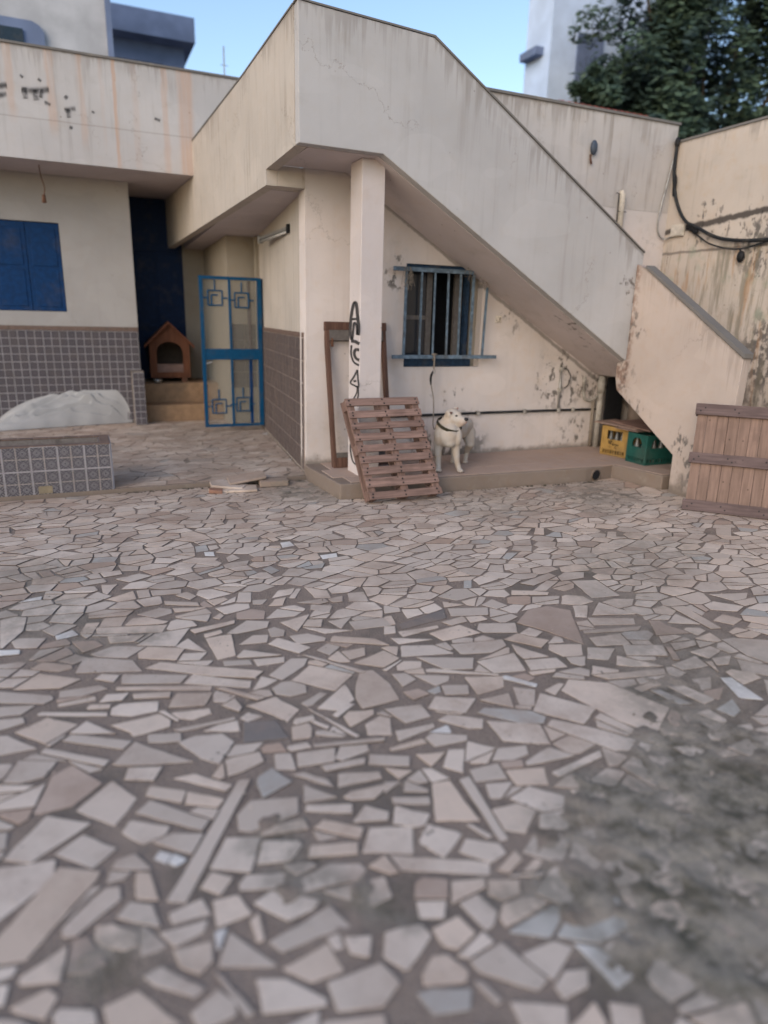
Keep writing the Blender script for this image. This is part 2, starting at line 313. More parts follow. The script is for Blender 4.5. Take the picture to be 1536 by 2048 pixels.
STONES = """
n -476 3481 -465 3477 -383 3658 -381 3826 -437 3857 -506 3833
n -410 3456 -310 3418 -274 3520 -400 3567 -432 3541
w -228 3478 -124 3505 -154 3577 -235 3534
w -511 3403 -383 3383 -386 3430 -518 3475
n -60 3498 -20 3623 -87 3642 -118 3521
n -42 3486 273 3394 308 3477 -40 3560
n -240 3528 -130 3632 -226 3688 -301 3627
n 318 3206 412 3395 235 3387 136 3282
n 426 3314 642 3361 650 3398 408 3365
n 466 3250 559 3270 560 3314 466 3290
n 482 2995 575 3008 598 3240 467 3238
n 630 3237 790 3246 820 3317 707 3377 576 3258
n 926 3150 1053 3333 870 3288
n 781 3131 845 3125 869 3184 824 3246 789 3230
n 749 3083 776 3163 697 3187 608 3107
n 862 2914 939 2952 809 3114 744 3064
n 885 3011 1026 2995 1043 3025 968 3109 869 3115
n 1054 3077 1201 3059 968 3195
n 1153 3102 1256 3222 1116 3216
n 1216 3062 1420 3041 1422 3149 1220 3166
n 1047 2978 1317 2831 1275 2928 1080 3035
n 998 2840 1078 2908 1029 2965 952 2913
n 1075 2767 1161 2778 1190 2856 1063 2857
n 1198 2636 1306 2689 1267 2793 1080 2728
n 451 3088 383 3276 312 3203
n 404 3019 450 3083 342 3113 306 3047
n 136 3138 300 3060 355 3164 186 3248 135 3198
n 585 2971 783 2923 620 3046 571 2990
n 645 2864 774 2856 790 2906 640 2934
n 498 2921 627 2887 627 2939 502 2971
n -153 3189 -77 3225 -142 3291 -218 3248
n -216 3136 -153 3146 -158 3184 -282 3257 -332 3208
n 142 3008 108 3133 -66 3226 -110 3212 -142 3093
n 442 2836 607 2755 659 2801 226 3069 156 3033
n 720 2697 855 2789 892 2848 814 2878 672 2759
n 632 2668 703 2699 638 2760 567 2655
n 910 2521 1041 2628 879 2785 756 2678
n 1072 2629 1104 2629 907 2875 871 2902
b -109 3291 -12 3338 -50 3411 -159 3437
n 17 3350 133 3326 186 3387 9 3433
n -203 2977 -117 3028 -293 3151 -391 3037
n 45 2919 287 2832 334 2895 56 3009
n 568 2682 588 2732 351 2895 302 2826
n 22 2876 406 2727 413 2765 24 2904
n 16 2947 45 3006 -33 3044 -65 3008
n 574 2569 609 2577 457 2734 423 2733
n 510 3434 545 3523 357 3542
n 577 3439 609 3475 593 3523 543 3472
n 255 3580 350 3614 354 3666 295 3713 169 3664
w -317 4053 -313 4101 -389 4091 -437 4053
n 9 4042 33 4013 95 4155 4 4168
n 466 3762 513 3808 464 3894 395 3859
n 627 3627 702 3648 725 3721 615 3642
n 841 3558 885 3618 802 3638 788 3578
n 943 3501 994 3606 926 3603 868 3522
n 1035 3642 1084 3728 974 3727 913 3628
n 1038 3574 1117 3707 1089 3718 1006 3593
n 1074 3397 1167 3322 1210 3402 1102 3461
n 1319 3426 1426 3379 1455 3528 1356 3544
n 1224 3442 1285 3431 1312 3512 1213 3497
n 1150 3540 1239 3507 1256 3623 1140 3729
n 325 3739 506 3657 501 3711 324 3796
n 364 3616 456 3603 535 3624 358 3675
n 272 3897 433 3877 442 3944 270 3986
w 1405 4157 1518 4170 1537 4246 1413 4235
g 1007 4001 1077 4047 1038 4150 977 4108
g 628 4581 715 4594 719 4720 639 4707
g 583 4142 747 4216 746 4255 573 4173
n 23 4300 133 4319 122 4394 3 4380
w 672 4489 736 4466 743 4556 678 4574
n 798 4307 884 4360 854 4462 799 4401
g 1244 4011 1351 3997 1397 4081 1228 4042
w 1212 4475 1308 4488 1301 4593 1225 4589
n -488 2967 -267 2865 -225 2892 -231 2922 -439 3042 -499 3074
n -475 2835 -339 2814 -291 2870 -484 2921
n -465 2733 -412 2717 -326 2742 -333 2783 -473 2815
n -113 2880 -12 2903 -41 2946 -202 2954 -206 2895
n -205 2820 -60 2825 -64 2857 -210 2850
n 42 2781 71 2830 -19 2854 -51 2797
n -95 2757 -9 2735 -3 2769 -85 2793 -100 2770
n 87 2772 231 2729 242 2773 85 2814
n -283 2783 -23 2675 -20 2703 -270 2807 -283 2798
n -12 2680 73 2639 173 2643 184 2721 31 2756 -4 2733
n 362 2610 407 2700 260 2752 213 2648
n 245 2552 295 2521 373 2541 376 2584 217 2610
n -248 2560 -129 2655 -245 2752 -358 2685
n 5 2535 -101 2669 -165 2602
n 55 2522 62 2489 205 2505 215 2552 178 2612 -15 2601
n 21 2418 60 2460 -157 2593 -191 2560
n -448 2565 -398 2548 -273 2544 -383 2674 -461 2696
n -48 2333 -25 2365 -247 2537 -263 2511
n 108 2284 258 2244 68 2452 -23 2332
n 112 2429 165 2405 233 2392 241 2449 117 2483
n 246 2454 460 2461 459 2481 211 2479
n 457 2374 464 2454 393 2455 324 2427
n 486 2509 504 2544 489 2624 423 2586
n 499 2425 570 2444 515 2499 477 2468
h 614 2430 650 2368 724 2438 652 2571 521 2548
d 451 2291 624 2258 610 2393 485 2433
h 283 2258 340 2196 424 2311 390 2386 287 2409 219 2392
n 756 2452 783 2450 873 2514 847 2539 743 2482
n 868 2371 968 2426 974 2565 795 2420
n 870 2161 890 2171 768 2420 756 2435
n 849 2319 954 2389 929 2414 837 2347
n 873 2236 997 2284 1012 2319 904 2347 876 2318
n 672 2334 760 2338 763 2372 685 2379 666 2352
n 634 2240 706 2226 732 2297 728 2328 657 2327
n 784 2257 799 2271 757 2335 735 2334
n 726 2235 821 2184 839 2191 772 2254 736 2264
n 919 2163 1010 2127 1053 2242 1020 2271 938 2235
n 356 2113 416 2119 497 2149 498 2212 405 2218 366 2209
n 524 2091 597 2057 607 2165 547 2183
n 606 2074 740 2052 772 2130 627 2157
n 604 2171 689 2163 685 2208 599 2207
n 771 2048 890 2066 896 2107 793 2135 750 2072
n 688 2009 845 2002 856 2033 687 2046
n 852 1987 990 1922 1016 1976 876 2045
n 696 2164 968 2101 976 2119 698 2185
n -319 2344 -241 2351 -202 2427 -332 2487 -375 2369
b -256 2154 -151 2156 -55 2241 -152 2384 -217 2349 -268 2165
h -26 2005 51 2115 -22 2242 -144 2127
n 111 2186 148 2255 35 2297 17 2230
n 336 2036 363 2059 252 2177 176 2180
g 445 1957 564 2000 518 2104 455 2073 443 2041
n 693 1913 684 1967 617 2039 571 2041
n 705 1915 870 1900 875 1936 733 1985
n 187 2031 213 2088 96 2163 76 2116
n 294 1967 326 2002 211 2086 194 2025
n 229 1875 260 1914 89 2086 36 2042
n 91 1640 142 1615 431 2068 389 2078
n 336 1832 369 1815 541 1839 561 1916 402 1960 349 1910
n 569 1882 684 1863 597 1973
n 719 1833 802 1810 878 1853 861 1867 736 1878 701 1860
n 705 1770 721 1816 573 1867 559 1838
n 409 1781 549 1755 546 1809 450 1813 387 1790
n 684 1653 716 1695 606 1781 562 1753
n 799 1697 823 1731 758 1793 689 1731
n 48 1887 121 1904 137 1939 20 2013 -10 1963
n -267 1932 -92 2044 -230 2134 -343 1975
n -97 1839 -24 1900 -122 2006 -203 1949
w 109 1779 129 1814 92 1840 71 1813
w 133 1753 168 1773 133 1811 112 1778
n 335 1650 397 1781 295 1822 225 1713
n 657 1596 676 1644 532 1685 505 1641
n 816 1534 866 1645 733 1689 669 1599
n 454 1587 529 1600 510 1627 422 1648
n 60 1772 64 1784 24 1856 -30 1853 -46 1818
n 972 2435 969 2341 1149 2356 1166 2496 1140 2640 1081 2650 1027 2561
h 447 1523 625 1504 656 1532 648 1562 556 1597 439 1560
n 711 1489 743 1483 732 1565 665 1544
h -382 1729 -330 1742 -201 1841 -196 1921 -407 1960
n -357 1655 -352 1607 -261 1584 -84 1793 -73 1819 -188 1883 -312 1709
n -172 1618 -138 1613 -27 1689 -25 1745 -65 1756 -175 1657 -176 1628
n -10 1768 12 1787 -49 1814 -61 1767
n 71 1647 59 1762 22 1780 11 1678
n 234 1601 284 1653 226 1700 185 1649
n 68 1553 57 1640 -3 1677 -41 1632
n 289 1595 410 1557 427 1610 320 1649 291 1620
n 97 1553 200 1549 186 1611 92 1593
n 207 1496 304 1503 284 1585 208 1593
n 388 1445 469 1454 495 1477 372 1561 313 1540
n 296 1410 317 1413 322 1502 293 1486
n 94 1477 171 1494 190 1533 57 1541
n 349 1356 455 1368 544 1366 512 1450 324 1402
n -85 1558 -26 1518 5 1521 11 1560 -58 1621 -92 1627 -99 1592
n 98 1414 142 1374 181 1402 188 1462 87 1472
n 321 1325 326 1334 237 1475 186 1381
n 510 1286 554 1256 585 1315 513 1341
n 389 1249 482 1248 466 1339 337 1315
n -268 1515 -178 1485 -159 1593 -272 1538
n -352 1557 -313 1544 -286 1551 -274 1575 -356 1594
n 35 1389 121 1319 150 1334 53 1440 10 1428
n 262 1217 407 1177 417 1196 336 1286 270 1313
n 428 1155 531 1122 599 1163 576 1235 431 1236
n -71 1308 84 1265 -5 1395 -85 1384
n 118 1229 206 1237 209 1276 176 1324 104 1286
n 224 1220 246 1227 193 1352 177 1366
n -273 1440 -209 1397 -180 1451 -206 1482 -285 1461
n -342 1409 -300 1391 -223 1378 -262 1422 -347 1461
n -181 1354 -97 1338 -99 1380 -180 1418 -193 1403
n -345 1485 -297 1472 -290 1524 -351 1549
n 375 1110 521 1056 528 1107 388 1149
n 753 1489 993 1374 1019 1416 744 1561
h 878 1211 906 1217 940 1251 921 1327 854 1319
b 746 1382 834 1344 869 1404 797 1444 770 1430
n 727 1318 793 1289 826 1341 744 1373
n 947 1309 978 1277 1040 1280 1066 1324 976 1361
n 587 1242 628 1184 735 1253 722 1301 619 1314
h 743 1217 778 1187 849 1215 833 1282 743 1275
n 649 1135 750 1100 774 1127 744 1193 705 1201 655 1161
n 794 1111 905 1011 947 1026 897 1166 786 1148
g 637 1058 723 1035 758 1083 669 1119 623 1124
n 788 1022 812 1025 795 1089 766 1101
n 949 969 1032 976 1064 1015 999 1034 946 1005
w 1092 941 1157 954 1126 1059 1075 1089
n 812 941 909 900 949 955 824 1021
n 975 873 1010 880 1017 940 917 909
n 1007 859 1087 847 1116 886 1051 926
n 1131 1333 1176 1357 1157 1376 1082 1348
n 1347 2397 1429 2418 1453 2457 1292 2531
n 1206 2445 1294 2482 1270 2552 1205 2565
n 1350 2310 1456 2280 1489 2351 1373 2392
n 1487 2261 1638 2277 1684 2362 1513 2421
b 1205 2327 1296 2349 1263 2407 1188 2406
n 1366 2156 1467 2238 1304 2317 1230 2245
n 1578 2113 1624 2221 1471 2223
h 1615 2130 1676 2096 1756 2208 1673 2264
n 1093 2180 1216 2184 1220 2285 1054 2308
g 1533 2010 1628 1969 1668 2006 1637 2069 1459 2164 1409 2138
n 1312 2059 1372 2032 1413 2093 1284 2177 1227 2154
n 1781 1903 1913 1982 1758 2173 1642 2067
h 1937 1871 2011 1737 2212 1865 2111 2129 1958 2225 1860 2156
n 1019 2081 1195 2109 1203 2136 1033 2147
n 1134 1995 1268 1985 1292 2016 1158 2083 1124 2060
n 963 2029 1120 2030 1113 2061 963 2051
n 1401 1929 1567 1841 1610 1970 1413 2073
n 1353 1900 1271 1981 1196 1871
n 1376 1815 1449 1824 1473 1873 1357 1898 1292 1840
h 1781 1713 1901 1665 1944 1683 1824 1848 1677 1983 1629 1953
n 1969 1669 2006 1667 1902 1945 1851 1925
n 1397 1763 1608 1744 1549 1830 1407 1786
n 1064 1891 1158 1951 1041 1981
n 1158 1818 1232 1939 1175 1962 1103 1876
n 1469 1664 1704 1701 1724 1739 1457 1696
n 1171 1757 1291 1729 1306 1819 1188 1826
n 1300 1687 1412 1646 1455 1735 1309 1773
n 1175 1663 1212 1648 1297 1707 1201 1738
n 922 1872 992 1897 899 1953
n 1025 1816 1098 1809 1056 1887 1025 1896
n 945 1635 1085 1581 1090 1800 1023 1809
n 1094 1475 1124 1474 1165 1790 1123 1787
n 840 1819 926 1860 866 1879
n 987 1772 998 1783 941 1860 908 1805
n 849 1764 966 1713 982 1749 860 1796
h 812 1676 874 1632 904 1629 944 1670 853 1752 836 1726
h 1308 1536 1383 1525 1428 1575 1340 1668 1236 1639
n 1462 1504 1571 1504 1594 1530 1461 1597
n 1021 1412 1087 1429 1087 1472 998 1531 950 1488
n 1048 1357 1120 1386 1120 1430 1021 1383
n 1066 1498 1086 1507 1050 1580 1028 1582
h 856 1560 895 1483 1005 1554 916 1634 856 1577
n 2178 2010 2339 2029 2337 2066 2188 2052
n 2380 1831 2461 1843 2423 1984 2343 2003
n 2468 1924 2526 1920 2612 1996 2502 2014
g 2275 1872 2333 1850 2291 1989 2240 2013
w 2571 1811 2659 1755 2696 1956 2645 1976
g 2420 1711 2491 1735 2536 1814 2393 1784
n 2340 1693 2371 1701 2367 1794 2290 1793
n 2033 1719 2174 1672 2178 1727 2054 1767
n 2193 1761 2213 1753 2274 1858 2259 1864
n 2343 1611 2419 1613 2446 1647 2374 1660
n 2583 1647 2664 1709 2648 1726 2510 1686
n 2473 1564 2531 1608 2419 1613
n 2019 1567 2134 1564 2131 1608 2003 1651
n 2234 1499 2321 1447 2457 1551 2353 1584 2201 1563
w 1672 2338 1769 2219 1794 2240 1703 2360 1684 2362
b 2164 2694 2261 2486 2468 2858 2375 2956 2235 2945 2078 2827
n 2440 2778 2496 2746 2613 2879 2529 2911
n 2796 2680 2706 2891 2539 2758
n 2467 2653 2692 2578 2740 2640 2496 2746
n 2344 2587 2658 2514 2708 2548 2362 2619
n 2309 2447 2495 2397 2530 2517 2334 2535
h 2382 2310 2581 2228 2640 2327 2446 2407
n 2265 2251 2333 2206 2478 2158 2334 2328
n 2173 2357 2265 2305 2381 2390 2251 2451
h 2048 2500 2076 2413 2174 2389 2249 2491 2087 2552
n 2028 2531 2116 2587 2003 2717 1902 2683
n 1876 2531 1875 2465 2006 2440 1907 2621
n 1842 2357 2029 2323 2036 2420 1869 2457
n 1661 2401 1817 2366 1864 2536 1641 2526
n 1846 2789 2016 2725 2071 2829 1879 2895 1831 2836
n 1611 2619 1758 2577 1874 2613 1893 2681 1611 2734
h 1598 2778 1828 2790 1768 2920 1568 2888
n 1779 3029 1988 2972 2040 3062 1815 3131
d 1451 2980 1746 3020 1789 3130 1464 3041
n 1419 2897 1646 2923 1655 2952 1419 2960
h 1321 2703 1584 2643 1529 2756 1371 2811 1360 2800
n 1365 2828 1553 2816 1352 2908
n 1454 2512 1585 2469 1647 2564 1386 2669
h 1247 2586 1365 2572 1393 2629 1308 2661 1261 2632
n 1382 3055 1449 3047 1472 3158 1426 3158
n 1339 2959 1404 2950 1436 3028 1375 3041
n 1368 2527 1670 2373 1677 2383 1416 2542 1374 2550
n 2064 2208 2107 2254 2075 2298 1953 2301
n 2130 2151 2427 2093 2459 2140 2086 2212
n 3045 2378 3106 2365 3150 2668 3066 2691
b 2697 2428 2895 2385 2852 2501 2855 2568 2801 2589
n 3211 2372 3325 2409 3274 2501 3147 2459
n 3045 2445 3016 2605 2877 2525
n 2752 2134 2885 2174 2871 2233 2720 2223
n 2533 2095 2687 2078 2712 2183 2520 2153
n 2960 2088 2998 1963 3250 2155 3076 2259 2994 2268
n 2801 1987 2896 1886 2986 1955 2884 2084
n 2710 2962 2905 2931 2941 3189 2775 3231
n 2494 3244 2738 3338 2725 3400 2436 3310
n 2713 3254 2887 3246 2954 3327 2827 3373 2738 3324
n 3505 2618 3613 2619 3699 2679 3447 2751
n 2077 3026 2166 3046 2126 3158 2025 3106
n 1801 3151 1928 3142 1834 3227
n 1920 3215 2078 3236 2071 3356 1977 3378 1842 3304
n 1444 3197 1546 3184 1555 3236 1488 3298
n 2658 2261 2812 2267 2842 2311 2699 2334
n 2727 2068 2796 2054 2887 2116 2768 2134
n 3317 2395 3406 2275 3513 2357 3364 2449
n 3291 2187 3362 2241 3231 2324
g 2053 3363 2104 3353 2169 3462 2119 3471
g 2616 3706 2759 3810 2682 3837 2583 3750
n 3201 4099 3307 4242 3247 4277 3138 4142
n 3720 3871 3813 3975 3745 3998 3644 3898
n 4528 3636 4623 3575 4809 3736 4674 3768
n 2447 3512 2513 3628 2432 3657 2359 3573
n 2523 3156 2704 3267 2627 3295 2442 3185
n 2277 3171 2486 3094 2518 3124 2445 3176 2317 3232
"""
# ================================================================ materials
m_front = plaster('plaster_white_cool', (.425, .405, .392), drips=[('X', 3.845, 0), ('X', 5.532, -.6128)], streak=.20, warm=.10, grime=.18,
                  peel=[((5.22, 5.64, 1.95), .25, .60, .64)])
m_walk = plaster('plaster_walkway', (.45, .398, .345), drips=[('Y', 4.146, -.0538)], streak=.42, warm=.18, grime=.2)
def roofx(n, c, p, X, Y, Z):
    ln = n.band(n.M('SUBTRACT', Z, n.M('MULTIPLY', n.noise(p, 3, 3), .02)), 3.66, .010)
    return n.mix(n.M('MULTIPLY', ln, .35), c, (.22, .18, .15))
m_roofpar = plaster('plaster_roof_parapet', (.46, .432, .415), drips=[('Y', 4.385, 0)], streak=.30, warm=.12, grime=.2,
                    rust=[(-.43, .06, 3.7, 4.6, .38), (-.02, .06, 3.6, 4.6, .42), (.30, .05, 3.5, 4.6, .38), (.66, .028, 3.2, 4.6, .65), (.88, .05, 3.2, 4.6, .18), (1.22, .05, 3.2, 3.95, .42), (1.46, .12, 3.2, 3.72, .55), (-.8, .06, 3.6, 4.6, .4), (.52, .03, 3.5, 4.6, .2)], extra=roofx)
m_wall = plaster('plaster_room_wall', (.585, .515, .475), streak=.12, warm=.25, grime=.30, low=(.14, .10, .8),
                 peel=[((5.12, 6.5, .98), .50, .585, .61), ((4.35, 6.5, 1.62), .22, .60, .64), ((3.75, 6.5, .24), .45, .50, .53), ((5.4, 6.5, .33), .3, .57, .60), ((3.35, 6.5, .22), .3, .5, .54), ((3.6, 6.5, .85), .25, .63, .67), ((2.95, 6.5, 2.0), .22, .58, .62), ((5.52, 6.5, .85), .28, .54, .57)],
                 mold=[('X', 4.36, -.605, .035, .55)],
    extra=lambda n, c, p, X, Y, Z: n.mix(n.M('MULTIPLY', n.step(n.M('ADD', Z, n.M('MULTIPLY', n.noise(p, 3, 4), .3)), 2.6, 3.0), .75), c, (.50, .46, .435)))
def rwx(n, c, p, X, Y, Z):
    sv = n.comb(0, n.M('MULTIPLY', Y, 5), n.M('MULTIPLY', Z, .5))
    lowz = n.step(Z, 2.6, 2.35)
    s1 = n.M('MULTIPLY', n.step(n.noise(sv, 2.2, 6, .65), .46, .62), lowz)
    c = n.mix(n.M('MULTIPLY', s1, .75), c, (.20, .175, .13))
    s2 = n.M('MULTIPLY', n.step(n.noise(n.vm('ADD', sv, (4, 7, 2)), 2.6, 5, .6), .56, .68), lowz)
    c = n.mix(n.M('MULTIPLY', s2, .55), c, (.36, .19, .08))
    s3 = n.M('MULTIPLY', n.step(n.noise(n.vm('ADD', sv, (9, 1, 5)), 3.6, 5, .7), .60, .70), lowz)
    c = n.mix(n.M('MULTIPLY', s3, .9), c, (.05, .04, .035))
    g = n.M('MULTIPLY', n.step(n.noise(p, 3.1, 5), .55, .7), lowz)
    c = n.mix(n.M('MULTIPLY', g, .5), c, (.20, .28, .20))
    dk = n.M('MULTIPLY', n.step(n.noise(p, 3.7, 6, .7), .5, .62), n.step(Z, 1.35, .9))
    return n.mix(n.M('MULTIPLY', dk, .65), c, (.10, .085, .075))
m_right = plaster('plaster_yard_wall', (.50, .43, .365), drips=[('Y', 3.575, 0)], streak=.25, warm=.35, grime=.35,
                  peel=[((6.41, 5.9, 2.68), .35, .60, .64), ((6.41, 5.3, 2.55), .38, .60, .64), ((6.41, 5.6, 3.05), .5, .74, .77), ((6.41, 5.2, 2.35), .4, .52, .56), ((6.41, 4.9, 1.3), .6, .5, .54)],
                  mold=[('Y', 3.13, -.076, .045, .9), ('Y', 2.40, 0, .02, .6)], extra=rwx)
m_back = plaster('plaster_back_wall', (.46, .42, .39), drips=[('Y', 3.76, 0)], streak=.75, warm=.2, grime=.3, scale=.8)
m_low = plaster('plaster_lower_flight', (.46, .38, .33), drips=[('Y', -1.303, .624)], streak=.12, warm=.22, grime=.12, low=(.02, .22, .85),
                peel=[((5.24, 4.75, .45), .22, .56, .6), ((5.24, 5.45, .75), .2, .60, .64), ((5.24, 4.6, .3), .3, .55, .6), ((5.24, 5.6, 1.6), .22, .56, .6), ((5.24, 5.62, 1.1), .25, .55, .6)],
                extra=lambda n, c, p, X, Y, Z: n.mix(n.M('MULTIPLY', n.M('MULTIPLY', n.step(n.M('ADD', Y, n.M('MULTIPLY', n.noise(p, 9, 4), .1)), 5.58, 5.68), n.step(n.noise(p, 14, 5, .7), .4, .6)), .7), c, (.17, .09, .06)))
m_soffit = plaster('plaster_soffit', (.53, .465, .45), streak=0, warm=.15, grime=.3, peel=[((4.6, 5.8, 1.6), .3, .6, .64), ((4.9, 5.9, 1.3), .3, .62, .66)])
m_house = plaster('plaster_house', (.345, .325, .31), streak=.08, warm=.12, grime=.12)  # base darkened; the eave's deeper shade is put into this colour
m_dim = plaster('plaster_shaded', (.27, .235, .19), streak=.1, warm=.3, grime=.3)  # darker plaster; the doorway recess's shade is put into its colour
m_col = plaster('plaster_column', (.55, .485, .46), streak=.06, warm=.18, grime=.1, low=(.10, .05, .4))
m_cap = plaster('cement_cap', (.165, .152, .14), streak=.2, warm=.1, grime=.5)
m_conc = plaster('concrete_kerb', (.205, .16, .13), streak=.25, warm=.3, grime=.5, low=(-.02, .07, .75))
m_slab = plaster('slab_top', (.36, .27, .22), streak=0, warm=.35, grime=.45)
m_ground = mortar_mat('yard_dirt', (.25, .20, .165)); m_mortar = mortar_mat('mortar')
m_stone = stone_mat('stone_beige', (.60, .49, .405)); m_white = stone_mat('stone_white', (.72, .67, .62), .05, .02, .1)
m_grey = stone_mat('stone_grey', (.43, .395, .355), .1, .02, .1); m_dark = stone_mat('stone_dark', (.20, .172, .155), .05, .01, .1)
m_brown = stone_mat('stone_brown', (.46, .345, .275), .1, .06); m_pit = stone_mat('stone_pitted', (.62, .51, .425), .08, .085)
SM = dict(n=m_stone, w=m_white, g=m_grey, d=m_dark, b=m_brown, h=m_pit)
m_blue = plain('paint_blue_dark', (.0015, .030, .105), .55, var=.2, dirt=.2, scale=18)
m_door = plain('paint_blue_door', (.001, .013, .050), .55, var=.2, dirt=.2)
m_gate = plain('paint_blue_gate', (.003, .055, .13), .45, var=.15, dirt=.25)
m_bar = plain('paint_blue_faded', (.12, .165, .21), .6, var=.35, dirt=.55, scale=22)
m_frame = plain('paint_navy', (.018, .038, .07), .6, var=.3, dirt=.4)
m_black = plain('rubber_black', (.012, .012, .013), .6, dirt=.2); m_cable = plain('cable_black', (.018, .02, .022), .55, dirt=.4)
m_void = plain('dark_interior', (.012, .012, .014), .95, dirt=0)  # near-black; the darkness of openings is put into the colour
m_steel = plain('galvanised', (.35, .34, .32), .45, .6, dirt=.5); m_pvc = plain('pvc_grey', (.36, .33, .29), .55, dirt=.7)
m_rope = plain('rope', (.23, .19, .15), .9, dirt=.4, scale=90); m_rust = plain('rusty_iron', (.13, .062, .038), .8, var=.4, dirt=.5)
m_palX = wood('pallet_wood_slat', (.235, .15, .122), 'X'); m_palY = wood('pallet_wood_rail', (.205, .128, .102), 'Y')
m_board = wood('board_wood', (.235, .155, .12), 'Y', .22); m_batten = wood('batten_wood', (.135, .095, .088), 'X', .25)
m_brownf = wood('brown_frame', (.115, .062, .045), 'Z', .3, knots=False)
m_kennel = wood('kennel_wood', (.125, .05, .027), 'Z', .2, knots=False); m_kroof = plain('kennel_roof', (.09, .065, .05), .9)
m_ply = wood('scrap_board', (.27, .19, .155), 'X', .2)

# ================================================================ ground and crazy paving
def vnoise(X, Y, s, seed):
    r = np.random.RandomState(seed); G = r.rand(512, 512)
    x = X * s + 40; y = Y * s + 40; xi = np.floor(x).astype(int); yi = np.floor(y).astype(int); fx = x - xi; fy = y - yi
    fx = fx * fx * (3 - 2 * fx); fy = fy * fy * (3 - 2 * fy); g = lambda a, b: G[a % 512, b % 512]
    return (g(xi, yi) * (1 - fx) + g(xi + 1, yi) * fx) * (1 - fy) + (g(xi, yi + 1) * (1 - fx) + g(xi + 1, yi + 1) * fx) * fy
def fbm(X, Y, s, seed, o=4):
    return sum(vnoise(X, Y, s * 2 ** k, seed + k) * .5 ** k for k in range(o)) / sum(.5 ** k for k in range(o))
g = MB(); g.add([(-60, -60, -.03), (60, -60, -.03), (60, 60, -.03), (-60, 60, -.03)], [(0, 1, 2, 3)])
g.build('ground', m_ground, kind='structure')
nx, ny = 720, 520
xs = np.linspace(-2.6, 6.42, nx); ys = np.linspace(-.3, 6.47, ny); GX, GY = np.meshgrid(xs, ys)
Z = (fbm(GX, GY, 9, 3) - .5) * .004 + (fbm(GX, GY, 45, 9, 3) - .5) * .0028 - .0012
warp = (fbm(GX, GY, 4, 21) - .5) * .45; warp2 = (fbm(GX, GY, 4, 31) - .5) * .45; pm = np.zeros_like(Z)
for (x, y, r, k) in DIRT:
    if k < .6: continue
    d = np.sqrt((GX + warp - x) ** 2 + (GY + warp2 - y) ** 2); pm = np.maximum(pm, np.clip((r - d) / (r * .5), 0, 1) * k)
Z += pm * (.0062 + (fbm(GX, GY, 13, 51, 5) - .45) * .028)
me = bpy.data.meshes.new('courtyard')
vv = np.stack([GX, GY, Z], -1).reshape(-1, 3); idx = np.arange(nx * ny).reshape(ny, nx)
ff = np.stack([idx[:-1, :-1], idx[:-1, 1:], idx[1:, 1:], idx[1:, :-1]], -1).reshape(-1, 4)
me.vertices.add(len(vv)); me.vertices.foreach_set('co', vv.ravel()); me.loops.add(ff.size); me.loops.foreach_set('vertex_index', ff.ravel())
me.polygons.add(len(ff)); me.polygons.foreach_set('loop_start', np.arange(len(ff)) * 4); me.polygons.foreach_set('loop_total', np.full(len(ff), 4))
me.update(calc_edges=True); me.materials.append(m_mortar); me.polygons.foreach_set('use_smooth', [True] * len(ff))
court = bpy.data.objects.new('courtyard', me); COL.objects.link(court); court['kind'] = 'structure'; court['_o'] = (0, 0, 0)

def proj(x, y, z):
    v = Vector((x, y, z)) - CAMPOS; d = v.dot(FW)
    return (768 + FPX * v.dot(RT) / d, 1024 + FPX * v.dot(DN) / d, d)
def area(P): return .5 * sum(P[i][0] * P[(i + 1) % len(P)][1] - P[(i + 1) % len(P)][0] * P[i][1] for i in range(len(P)))
def clip(P, nx_, ny_, d):      # keep points with n.p <= d
    out = []; n = len(P)
    for i in range(n):
        a = P[i]; b = P[(i + 1) % n]; da = nx_ * a[0] + ny_ * a[1] - d; db = nx_ * b[0] + ny_ * b[1] - d
        if da <= 0: out.append(a)
        if (da < 0 < db) or (db < 0 < da): t = da / (da - db); out.append((a[0] + (b[0] - a[0]) * t, a[1] + (b[1] - a[1]) * t))
    return out
def hull(P):
    P = sorted(set(P)); cr = lambda o, a, b: (a[0] - o[0]) * (b[1] - o[1]) - (a[1] - o[1]) * (b[0] - o[0]); h = []
    for Q in (P, P[::-1]):
        k = []
        for p in Q:
            while len(k) > 1 and cr(k[-2], k[-1], p) <= 0: k.pop()
            k.append(p)
        h += k[:-1]
    return h
rs = random.Random(11)
